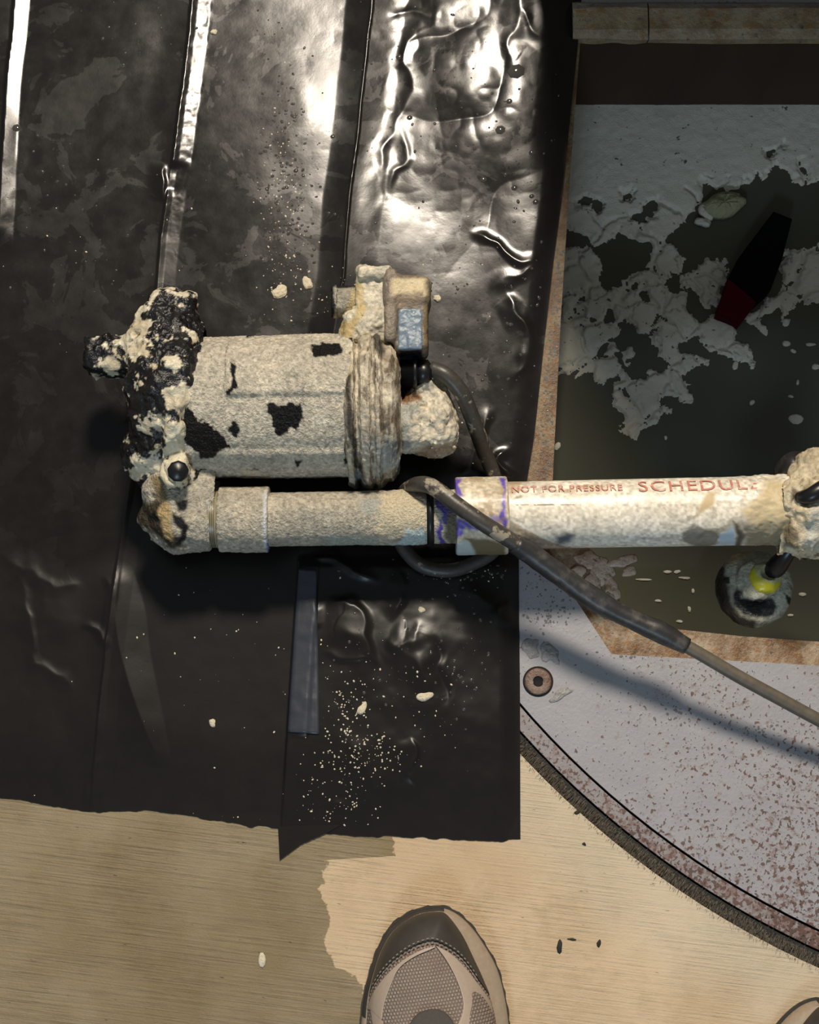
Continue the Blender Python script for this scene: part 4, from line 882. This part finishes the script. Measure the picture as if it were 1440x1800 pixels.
# discharge: elbow, threads, socket, pipes
def f(p):
    d = sd_cap(p, P(300, 862, .064), P(316, 905, .060), .0235)
    d = smin(d, sd_cyl(p, P(300, 913, .060), P(372, 913, .060), .0265, .004), .010)
    d = smin(d, sd_ell(p, P(310, 912, .060), (.0225, .0265, .0255)), .006)
    d = smin(d, sd_cap(p, P(262, 912, .060), P(290, 914, .060), .0095), .007)
    d = smin(d, sd_cap(p, P(290, 940, .060), P(320, 955, .060), .006), .008)
    d = smin(d, sd_box(p, P(340, 862, .062), (.022, .016, .020), .006), .008)
    return d - .0016 * fbm(p, 90, 4, 34) - .0005 * fbm(p, 400, 2, 35)
V, Fc = surface_net(f, (P(240, 900, .06)[0], P(300, 985, .06)[1], .025), (P(382, 900, .06)[0], P(300, 838, .06)[1], .096), .00115)
C = paint(V, mudbase(48, lin(164, 156, 136), lin(196, 184, 156), .5), [
    ([(240, 885), (290, 880), (300, 930), (330, 960), (300, 965), (260, 930), (240, 925)], lin(58, 52, 42), .3, 5), ([(262, 900), (292, 898), (290, 912), (265, 914)], BLK * 2, .25, 3), ([(300, 905), (318, 905), (328, 925), (326, 950), (312, 955), (316, 930)], BLK * 2, .25, 3),
    ([(284, 880), (298, 890), (304, 930), (308, 952), (290, 946), (280, 905)], lin(180, 156, 112), .35, 4), ([(308, 882), (330, 880), (328, 895), (312, 898)], BLK * 3, .3, 3), ([(268, 835), (286, 840), (296, 880), (272, 885)], lin(125, 110, 82), .4, 4), ([(365, 880), (376, 890), (372, 955), (395, 970), (372, 975), (362, 930)], lin(196, 198, 188), .4, 3)], 16)
add_part('discharge_elbow', V, Fc, 'grit', C)
th = []
for i in range(5): th += [(i * .0014, .0215), (i * .0014 + .0007, .0232)]
V, Fc, _ = lathe(P(368, 913, ZD), P(400, 913, ZD), [(-.004, .0215)] + th + [(.012, .0215)], 90)
C = paint(V, lambda V, u, v: np.hstack([np.tile(BLK * 3, (len(V), 1)), np.full((len(V), 1), .3)]), [(lambda V, u, v: .55 * sm(np.linalg.norm(V[:, 1:] - [P(380, 913, ZD)[1], ZD], axis=1), .0225, .0232), lin(205, 190, 150), .4, 0)], 17)
add_part('pipe_thread', V, Fc, 'pvc', C)
V, Fc, _ = lathe(P(386, 913, ZD), P(475, 913.5, ZD), [(0, .0215), (0, .0258), (.001, .0264), (.0385, .0268), (.0400, .0264), (.0405, .0225)], 200, .001)
V = displace(V, Fc, .0004 * fbm(V, 300, 3, 6) + .0005 * fbm(V, 60, 2, 6))
C = paint(V, mudbase(49, lin(172, 163, 142), lin(202, 188, 158), .55), [([(462, 870), (470, 860), (471, 930), (480, 965), (466, 966), (461, 930)], lin(205, 205, 205), .35, 2.5), ([(470, 955), (486, 955), (486, 972), (472, 972)], lin(120, 125, 200), .35, 2)], 18)
add_part('pipe_socket', V, Fc, 'grit', C)
AX = lambda u: P(u, 913.5 - (u - 480) * .0185 * (1 if u > 480 else 0), ZD)      # pipe axis
V, Fc, _ = lathe(AX(468), AX(806), [(0, .0218), (.150, .0218), (.157, .0222)], 220, .001)
V = displace(V, Fc, .0003 * fbm(V, 300, 3, 7) + .0006 * sm(proj(V)[0], 640, 660) * sm(proj(V)[0], 760, 740) * (1 + fbm(V, 120, 3, 8)))
C = paint(V, mudbase(50, lin(160, 154, 136), lin(196, 183, 154), .55), [
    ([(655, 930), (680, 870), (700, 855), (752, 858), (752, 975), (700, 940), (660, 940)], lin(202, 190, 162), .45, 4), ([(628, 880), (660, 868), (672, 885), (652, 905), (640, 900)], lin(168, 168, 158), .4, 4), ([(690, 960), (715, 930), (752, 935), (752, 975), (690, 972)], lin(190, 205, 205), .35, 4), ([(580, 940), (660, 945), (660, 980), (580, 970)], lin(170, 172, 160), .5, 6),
    ([(752, 850), (812, 850), (812, 975), (752, 975)], lin(206, 196, 172), .4, 2), ([(764, 870), (790, 880), (806, 910), (806, 940), (780, 920), (768, 895)], lin(92, 84, 150), .4, 3), ([(770, 915), (776, 915), (784, 960), (774, 968), (770, 940)], lin(92, 76, 165), .4, 3), ([(782, 895), (804, 900), (804, 980), (790, 970), (786, 930)], lin(120, 112, 92), .4, 5)], 19, 7, .07)
add_part('riser_pipe', V, Fc, 'grit', C)
# zip tie around the pipe
c0, c1 = AX(750), AX(758)
V, Fc, _ = lathe(c0 + [0, 0, 0], c1 + [.0010, 0, 0], [(0, .0225), (0, .0240), (.0056, .0240), (.0056, .0225)], 80)
zt = mk('zip_tie', V, Fc, MAT['black'], pump); rbox('tie_head', P(752, 856, .078), (.0035, .0045, .0035), 'black', zt)
# purple primed coupling
V, Fc, _ = lathe(AX(801), AX(890), [(0, .0222), (0, .0308), (.0012, .0316), (.0405, .0316), (.0417, .0308), (.0417, .0275)], 220, .001)
V = displace(V, Fc, .0003 * fbm(V, 150, 3, 7))
PUR = lin(98, 80, 176)
C = paint(V, mudbase(51, lin(196, 178, 142), lin(222, 206, 174), .38, 60), [
    ([(798, 840), (812, 842), (806, 855), (814, 868), (802, 880), (806, 895), (798, 900)], PUR, .35, 2.5), ([(878, 840), (890, 842), (890, 960), (884, 962), (884, 925), (876, 915), (886, 895), (882, 870), (886, 860)], PUR, .35, 2.5), ([(800, 912), (818, 915), (832, 925), (850, 930), (842, 934), (822, 928), (814, 940), (802, 948)], PUR, .35, 3), ([(858, 910), (876, 908), (884, 920), (870, 922)], lin(150, 140, 195), .35, 3),
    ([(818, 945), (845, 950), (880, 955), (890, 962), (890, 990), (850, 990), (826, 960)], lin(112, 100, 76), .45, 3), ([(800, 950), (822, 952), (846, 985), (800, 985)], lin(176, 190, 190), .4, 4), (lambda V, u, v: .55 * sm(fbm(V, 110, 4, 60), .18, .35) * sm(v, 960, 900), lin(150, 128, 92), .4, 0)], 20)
add_part('pipe_coupling', V, Fc, 'pvc', C)
# long white drain pipe
V, Fc, _ = lathe(AX(886), AX(1440), [(0, .0272), (.2, .0279), (.252, .0281)], 260, .0011)
V = displace(V, Fc, .00010 * fbm(V, 120, 3, 7) + .0011 * sm(proj(V)[0], 1285, 1330) * (fbm(V, 160, 4, 8) + .6))
def swirl(V, u, v):
    w = u + 30 * fbm(np.stack([u, v, 0 * u], -1), .016, 3, 71); k = v + 26 * fbm(np.stack([u, v, 0 * u], -1), .014, 3, 72)
    s = fbm(np.stack([w * .35, k, 0 * u], -1), .10, 3, 73); return .6 * sm(s, .12, .5) * np.clip(.25 + .75 * np.exp(-(((u - 1250) / 60) ** 2 + ((v - 930) / 30) ** 2)) + .5 * sm(u, 960, 900), 0, 1)
C = paint(V, mudbase(52, lin(230, 216, 188), lin(240, 230, 208), .36, 40), [
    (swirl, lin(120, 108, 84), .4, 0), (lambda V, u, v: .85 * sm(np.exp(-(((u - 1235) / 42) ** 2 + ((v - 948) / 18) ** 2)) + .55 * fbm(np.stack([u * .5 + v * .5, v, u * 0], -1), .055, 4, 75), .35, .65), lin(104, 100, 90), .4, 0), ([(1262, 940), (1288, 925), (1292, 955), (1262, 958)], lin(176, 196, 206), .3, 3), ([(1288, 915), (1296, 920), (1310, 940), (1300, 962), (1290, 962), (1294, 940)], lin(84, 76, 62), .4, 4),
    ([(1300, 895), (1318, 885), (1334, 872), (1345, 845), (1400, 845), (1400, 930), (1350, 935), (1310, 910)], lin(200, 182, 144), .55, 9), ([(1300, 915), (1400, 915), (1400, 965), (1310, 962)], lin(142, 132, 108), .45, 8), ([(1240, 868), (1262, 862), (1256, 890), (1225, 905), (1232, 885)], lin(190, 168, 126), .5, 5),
    ([(975, 938), (1010, 940), (1000, 955), (975, 958)], lin(92, 98, 104), .4, 6), (lambda V, u, v: .8 * (np.abs(v - 888 + .012 * (u - 900)) < .9) * (u < 1010) * (fbm(np.stack([u, v, u * 0], -1), .05, 3, 74) > 0), lin(90, 66, 56), .5, 0),
    (lambda V, u, v: .6 * sm(fbm(np.stack([u * .4, v, u * 0], -1), .05, 4, 79), .30, .48) * sm(v, 885, 860) * sm(u, 1120, 1000), lin(160, 132, 90), .5, 0),
    ([(886, 915), (896, 900), (902, 940), (925, 950), (960, 962), (886, 975)], lin(170, 172, 160), .4, 6)], 21)
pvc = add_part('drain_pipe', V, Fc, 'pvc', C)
def pipe_text(s, u0, u1, size, deg, name):
    cu = bpy.data.curves.new(name, 'FONT'); cu.body = s; cu.size = 1; cu.resolution_u = 3; cu.space_character = 1.1
    to = bpy.data.objects.new(name, cu); COL.objects.link(to)
    dg = bpy.context.evaluated_depsgraph_get(); me = bpy.data.meshes.new_from_object(to.evaluated_get(dg))
    bpy.data.objects.remove(to)
    co = np.empty(len(me.vertices) * 3); me.vertices.foreach_get('co', co); co = co.reshape(-1, 3)
    pol = [tuple(p.vertices) for p in me.polygons]; bpy.data.meshes.remove(me)
    a, b = AX(u0), AX(u1); t, n, up = frame_of(b - a)
    x = (co[:, 0] - co[:, 0].min()) / np.ptp(co[:, 0]); r = .0286
    th = np.radians(deg) + (co[:, 1] - .35) * size / r
    V = a + x[:, None] * (b - a) + r * (np.cos(th)[:, None] * up + np.sin(th)[:, None] * n)
    return mk(name, V, pol, MAT['print'], pvc, smooth=False)
pipe_text('NOT FOR PRESSURE', 898, 1090, .0105, 36, 'printed_text'); pipe_text('SCHEDULE', 1118, 1328, .0180, 38, 'printed_text')
# mud caked fitting at the far end of the pipe
def f(p):
    d = sd_cyl(p, AX(1398), AX(1600), .034, .006)
    for u, v, z, r in [(1408, 872, .085, .012), (1428, 842, .075, .018), (1445, 830, .07, .02), (1405, 900, .088, .010), (1420, 930, .08, .016), (1440, 900, .09, .014), (1400, 945, .07, .014), (1380, 950, .062, .012), (1396, 868, .086, .011), (1425, 955, .062, .014), (1460, 950, .06, .016)]: d = smin(d, sd_ell(p, P(u, v, z), (r, r, r * .8)), .006)
    return d - .0032 * fbm(p, 95, 4, 54) - .0008 * fbm(p, 360, 2, 55)
V, Fc = surface_net(f, (P(1362, 890, .06)[0], P(1400, 985, .06)[1], .015), (P(1480, 890, .06)[0], P(1400, 795, .06)[1], .11), .0013)
C = paint(V, mudbase(53, lin(186, 166, 122), lin(210, 194, 154), .5, 60), [([(1374, 935), (1385, 912), (1402, 930), (1408, 962), (1375, 962)], lin(120, 108, 84), .45, 4), ([(1425, 890), (1440, 885), (1440, 965), (1412, 962)], lin(182, 180, 168), .4, 8), ([(1392, 858), (1402, 866), (1398, 880), (1390, 880)], lin(90, 74, 50), .5, 3)], 22)
fit = add_part('pipe_fitting', V, Fc, 'sludge', C)
V, Fc = tube([P(1405, 875, .094), P(1424, 872, .102), P(1445, 860, .104), P(1480, 840, .10)], [.005, .0065, .007, .007], 12, .003); mk('black_strap', V, Fc, MAT['black'], fit)
# loop of grey tape
tp = resample([P(1362, 838, .045), P(1372, 822, .058), P(1385, 810, .066), P(1400, 806, .064), P(1415, 812, .052), P(1412, 836, .048)], 26); V = []
for k, c in enumerate(tp): V += [c + np.array([.010 * (k / 25), -.011, .004]), c + np.array([0, .006, 0])]
o = mk('tape_loop', np.array(V), grid_faces(26, 2), MAT['sleeve'], fit); sd_ = o.modifiers.new('thick', 'SOLIDIFY'); sd_.thickness = .0008

# power cord: from the gland, under the pipe, looped, tied, then out to the right
c1 = [(758, 648, .080), (785, 660, .082), (812, 692, .074), (833, 742, .052), (852, 795, .030), (868, 835, .019), (880, 880, .014), (885, 930, .012), (868, 968, .012), (832, 990, .011), (790, 1003, .012), (745, 996, .013), (716, 972, .014), (700, 940, .016), (697, 900, .020), (706, 872, .040), (722, 856, .070), (742, 851, .088), (764, 858, .0935), (800, 885, .0975), (850, 920, .0965), (900, 951, .087), (930, 972, .080)]
rad = [.0066] * 5 + [.0062] * 3 + [.0060] * 9 + [.0066] * 6
V, Fc = tube([P(*p) for p in c1], rad, 16, .003); cordo = mk('power_cord', V, Fc, MAT['cord'], pump)
c2 = [(905, 955, .086), (935, 975, .079), (985, 1011, .072), (1050, 1056, .066), (1110, 1089, .062), (1160, 1111, .060), (1208, 1136, .058)]
V, Fc = tube([P(*p) for p in c2], [.0078, .0086, .0090, .0092, .0080, .0088, .0068], 16, .003)
V = V + .0004 * fbm(V, 90, 2, 3)[:, None]; mk('cord_sleeve', V, Fc, MAT['sleeve'], cordo)
c3 = [(1195, 1130, .058), (1230, 1149, .056), (1300, 1190, .050), (1370, 1228, .043), (1440, 1266, .036), (1520, 1308, .026), (1640, 1350, .0058), (1800, 1385, .0058), (2000, 1390, .0058)]
V, Fc = tube([P(*p) for p in c3], [.0054] * 9, 14, .004); mk('cord_tail', V, Fc, MAT['cable'], cordo)

# ------------------------------------------------------------------ float switch hanging at the pipe end
zf = -.004
fl_ = thing('float_switch', P(1325, 1036, zf - .03), 'round muddy black float with yellow cap hanging below the pipe end', 'float')
def f(p):
    a = P(1322, 1040, zf - .012); b = P(1330, 1030, zf + .012)
    d = sd_cyl(p, a, b, .0325, .012); d = smin(d, sd_ell(p, P(1335, 1020, zf + .022), (.018, .018, .008)), .006)
    return d - .0014 * fbm(p, 80, 4, 64)
V, Fc = surface_net(f, P(1326, 1036, zf) - .045, P(1326, 1036, zf) + .045, .0012)
C = paint(V, mudbase(61, lin(150, 150, 126), lin(182, 180, 156), .35, 50), [([(1250, 1000), (1275, 985), (1282, 1050), (1300, 1085), (1330, 1092), (1325, 1110), (1280, 1100), (1250, 1060)], lin(48, 42, 36), .3, 5), ([(1291, 1045), (1298, 1030), (1308, 1038), (1304, 1052), (1322, 1058), (1336, 1050), (1358, 1052), (1366, 1068), (1362, 1082), (1330, 1084), (1305, 1080), (1292, 1066)], BLK * 2, .25, 3), ([(1274, 1012), (1286, 1012), (1286, 1026), (1276, 1026)], BLK * 2, .25, 2), ([(1378, 1046), (1392, 1052), (1388, 1066), (1380, 1060)], BLK * 2, .25, 2), ([(1284, 985), (1300, 962), (1322, 962), (1318, 978), (1290, 990)], lin(170, 150, 112), .5, 4)], 23)
mk('float_body', V, Fc, MAT['sludge'], fl_, C)
capc = P(1345, 1016, zf + .027)
V, Fc = surface_net(lambda p: np.maximum(sd_ell(p, capc, (.0135, .0135, .008)), -sd_ell(p, capc + [.003, .004, .009], (.008, .008, .006))) - .0004 * fbm(p, 200, 2, 3), capc - .018, capc + .018, .0009)
C = paint(V, lambda V, u, v: np.hstack([np.tile([.46, .42, .015], (len(V), 1)), np.full((len(V), 1), .3)]), [([(1325, 985), (1375, 985), (1380, 1020), (1362, 1030), (1345, 1026), (1334, 1010)], lin(165, 165, 130), .3, 3)], 24, 5)
mk('yellow_cap', V, Fc, MAT['pvc'], fl_, C)
V, Fc = tube([P(1356, 1005, zf + .026), P(1368, 994, zf + .036), P(1382, 975, .045), P(1394, 955, .050), P(1402, 935, .058)], [.0078, .0084, .0066, .0076, .007], 14, .002)
V = V + .0008 * fbm(V, 160, 2, 9)[:, None]; mk('tether', V, Fc, MAT['black'], fl_)

# ------------------------------------------------------------------ screw in the cover
cb = P(946, 1198, 0)
scr = thing('countersunk_screw', (cb[0], cb[1], .0), 'round rusty socket screw set in the grey cover beside the sheet', 'screw')
V, Fc, _ = lathe(cb + [0, 0, .0002], cb + [0, 0, .002], [(0, .0112), (.0010, .0110), (.0018, .0098), (.0016, .0060), (.0014, .0045)], 40); mk('screw_head', V, Fc, MAT['bolt'], scr)
V, Fc, _ = lathe(cb + [0, 0, .0002], cb + [0, 0, .002], [(.0014, .0046), (.0005, .0040), (.0004, 0)], 6); mk('socket', V, Fc, MAT['dark'], scr, smooth=False)
V, Fc, _ = lathe(cb + [0, 0, .0001], cb + [0, 0, .002], [(0, .0126), (.0004, .0126), (.0005, .0110)], 40); mk('screw_rim', V, Fc, MAT['dark'], scr)

# ------------------------------------------------------------------ shoes
OUT = [(632, 1870), (635, 1800), (640, 1754), (651, 1711), (666, 1668), (690, 1629), (730, 1604), (771, 1597), (800, 1606), (827, 1629), (851, 1662), (873, 1702), (886, 1748), (894, 1800), (898, 1870), (893, 1960), (875, 2060), (862, 2140), (845, 2200), (800, 2235), (740, 2235), (690, 2205), (668, 2140), (655, 2060), (640, 1960)]
UP = [(640, 1870), (643, 1800), (647, 1754), (657, 1711), (671, 1669), (695, 1632), (733, 1608), (768, 1602), (786, 1606), (812, 1640), (832, 1680), (851, 1720), (865, 1760), (874, 1800), (880, 1870), (876, 1960), (862, 2060), (850, 2140), (832, 2190), (798, 2222), (742, 2222), (698, 2192), (677, 2140), (664, 2060), (649, 1960)]
def closed(pts, n): return resample(np.array(pts + [pts[0]], float), n + 1)[:-1]
def dome_z(u, v):
    d = -sdpoly(u, v, UPC); y = P(u, v, .03)[..., 1]
    top = np.interp(-y, [.015, .05, .10, .16, .20, .24, .30], [.044, .052, .066, .088, .100, .100, .098])
    k = np.clip(d / 95, 0, 1); return .020 + (top - .020) * np.sqrt(1 - (1 - k) ** 2) * np.clip(.3 + k * 8, 0, 1) ** .3
UPC = closed(UP, 160)
def make_shoe():
    root = thing('sneaker', P(765, 1900, 0), 'grey and beige sneaker with charcoal toe cap pointing at the sheet', 'shoe')
    o = closed(OUT, 160); i = UPC
    rings = [(o, 0, 1.0), (o, .004, 1.01), (o, .012, 1.0), (o, .020, .985), (i, .0235, 1.0)]
    c = o.mean(0); V = []
    for q, z, k in rings:
        a = P(q[:, 0], q[:, 1], .012); m = a.mean(0); a = m + (a - m) * k; a[:, 2] = z; V.append(a)
    V = np.vstack(V); Fc = [tuple(f) for f in grid_faces(5, 160, True)] + [tuple(range(160)), tuple(range(640, 800))]
    ms = mk('midsole', V, Fc, MAT['midsole'], root); ms.data.materials.append(MAT['outsole'])
    for p_ in ms.data.polygons:
        q_ = p_.center + root.location; uu, vv = proj(np.array([q_.x, q_.y, q_.z]))
        if uu < 785 and vv < 1790: p_.material_index = 1
    a = P(o[:, 0], o[:, 1], .006); m = a.mean(0); a = m + (a - m) * 1.018; b = a.copy(); a[:, 2] = .0005; b[:, 2] = .0085
    a2 = m + (a - m) * 1.0; wob = 1 + .006 * np.sign(np.sin(np.arange(160) * 1.9)); b[:, :2] = m[:2] + (b[:, :2] - m[:2]) * wob[:, None]
    mk('outsole', np.vstack([a2, b]), [tuple(f) for f in grid_faces(2, 160, True)] + [tuple(range(160))[::-1], tuple(range(160, 320))], MAT['outsole'], root, smooth=False)
    # knitted upper
    ks = np.linspace(0, 1, 46); c = np.array([765., 1900.]); V = []
    axis = lambda q: np.stack([np.full(len(q), 765.) + (q[:, 0] - 765) * .0, np.clip(q[:, 1], 1700, 2140)], -1)
    A = axis(i)
    for k in ks:
        q = i * (1 - k) + A * k; p = P(q[:, 0], q[:, 1], .03); p[:, 2] = dome_z(q[:, 0], q[:, 1]) if k > 0 else .0205; V.append(p)
    mk('knit_upper', np.vstack(V), grid_faces(46, 160, True), MAT['knit'], root)
    def patch(name, a, b, mat, off=.0016, n=90, m=14):
        a = resample(a, n); b = resample(b, n); V = []
        for k, t in enumerate(np.r_[0, np.linspace(0, 1, m), 1]):
            q = a * (1 - t) + b * t; p = P(q[:, 0], q[:, 1], .03); z = dome_z(q[:, 0], q[:, 1]); p[:, 2] = z + (off if 0 < k < m + 1 else -.001); V.append(p)
        return mk(name, np.vstack(V), grid_faces(m + 2, n), MAT[mat], root)
    patch('toe_cap', [(648, 1752), (655, 1718), (668, 1676), (694, 1634), (733, 1609), (768, 1603), (786, 1608), (812, 1642), (832, 1682), (850, 1722), (862, 1748)], [(650, 1740), (668, 1712), (690, 1688), (716, 1668), (740, 1656), (762, 1652), (786, 1662), (808, 1678), (828, 1702), (846, 1728), (861, 1749)], 'leather', .0022)
    for off, nm in ((0, 'seam'), (-7, 'seam')):
        l = resample([(654, 1740), (670, 1714), (692, 1690), (717, 1671), (741, 1660), (762, 1656), (786, 1666), (808, 1682), (827, 1705), (843, 1730)], 60); l[:, 1] += off
        p = P(l[:, 0], l[:, 1], .04); p[:, 2] = dome_z(l[:, 0], l[:, 1]) + .0024
        dash = [tube(p[k:k + 2], [.0006, .0006], 5, .002) for k in range(0, 58, 2)]
        Vs, Fs = [], []
        for a, b in dash: Fs += [tuple(x + len(Vs) for x in f) for f in b]; Vs += list(a)
        mk('stitching', np.array(Vs), Fs, MAT['stitch'], root)
    patch('side_overlay', [(646, 1768), (660, 1738), (684, 1708), (712, 1684), (742, 1668), (764, 1662)], [(672, 1788), (676, 1762), (688, 1728), (702, 1700), (728, 1680), (764, 1664)], 'overlay')
    patch('side_overlay', [(766, 1661), (790, 1674), (812, 1694), (832, 1718), (850, 1742), (864, 1764), (868, 1790)], [(768, 1664), (784, 1686), (800, 1716), (811, 1748), (812, 1772), (802, 1796), (790, 1815)], 'overlay')
    patch('side_overlay', [(640, 1775), (648, 1762), (654, 1790), (660, 1830)], [(668, 1772), (672, 1790), (682, 1806), (700, 1830)], 'overlay', .0012)
    patch('knit_panel', [(832, 1740), (846, 1748), (862, 1772), (872, 1800), (877, 1840)], [(828, 1744), (828, 1760), (824, 1780), (822, 1800), (820, 1840)], 'knit', .0022)
    patch('eyestay', [(700, 1840), (712, 1808), (728, 1782), (742, 1772), (764, 1768), (784, 1776), (800, 1800), (812, 1840)], [(708, 1900), (716, 1868), (730, 1845), (742, 1838), (764, 1836), (784, 1840), (796, 1860), (806, 1900)], 'tongue', .0030)
    patch('tongue', [(712, 1850), (740, 1832), (764, 1830), (790, 1836), (806, 1850)], [(700, 2010), (735, 2020), (764, 2022), (795, 2018), (820, 2010)], 'tongue', .0045)
    patch('collar', [(690, 2010), (676, 2060), (688, 2140), (720, 2190), (765, 2205)], [(715, 2020), (706, 2060), (716, 2120), (738, 2150), (765, 2160)], 'lining', .004); patch('collar', [(840, 2010), (850, 2060), (838, 2140), (810, 2190), (765, 2205)], [(812, 2020), (822, 2060), (812, 2120), (792, 2150), (765, 2160)], 'lining', .004)
    patch('sock', [(716, 2025), (708, 2060), (716, 2115), (738, 2148), (765, 2158)], [(812, 2025), (822, 2060), (812, 2115), (792, 2148), (765, 2158)], 'lining', .003)
    return root
shoe = make_shoe()
def copy_tree(o, parent=None):
    c = o.copy(); COL.objects.link(c)
    if parent: c.parent = parent
    for ch in list(o.children): copy_tree(ch, c)
    return c
shoe2 = copy_tree(shoe)
shoe2['label'] = 'dark toe tip of a second sneaker at the lower right corner'
tip = P(1430, 1758, 0) - P(771, 1597, 0)
shoe2.location = shoe.location + Vector((float(tip[0]) - .003, float(tip[1]), 0)); shoe2.scale = (-1, 1, 1); shoe2.rotation_euler = (0, 0, math.radians(-6))
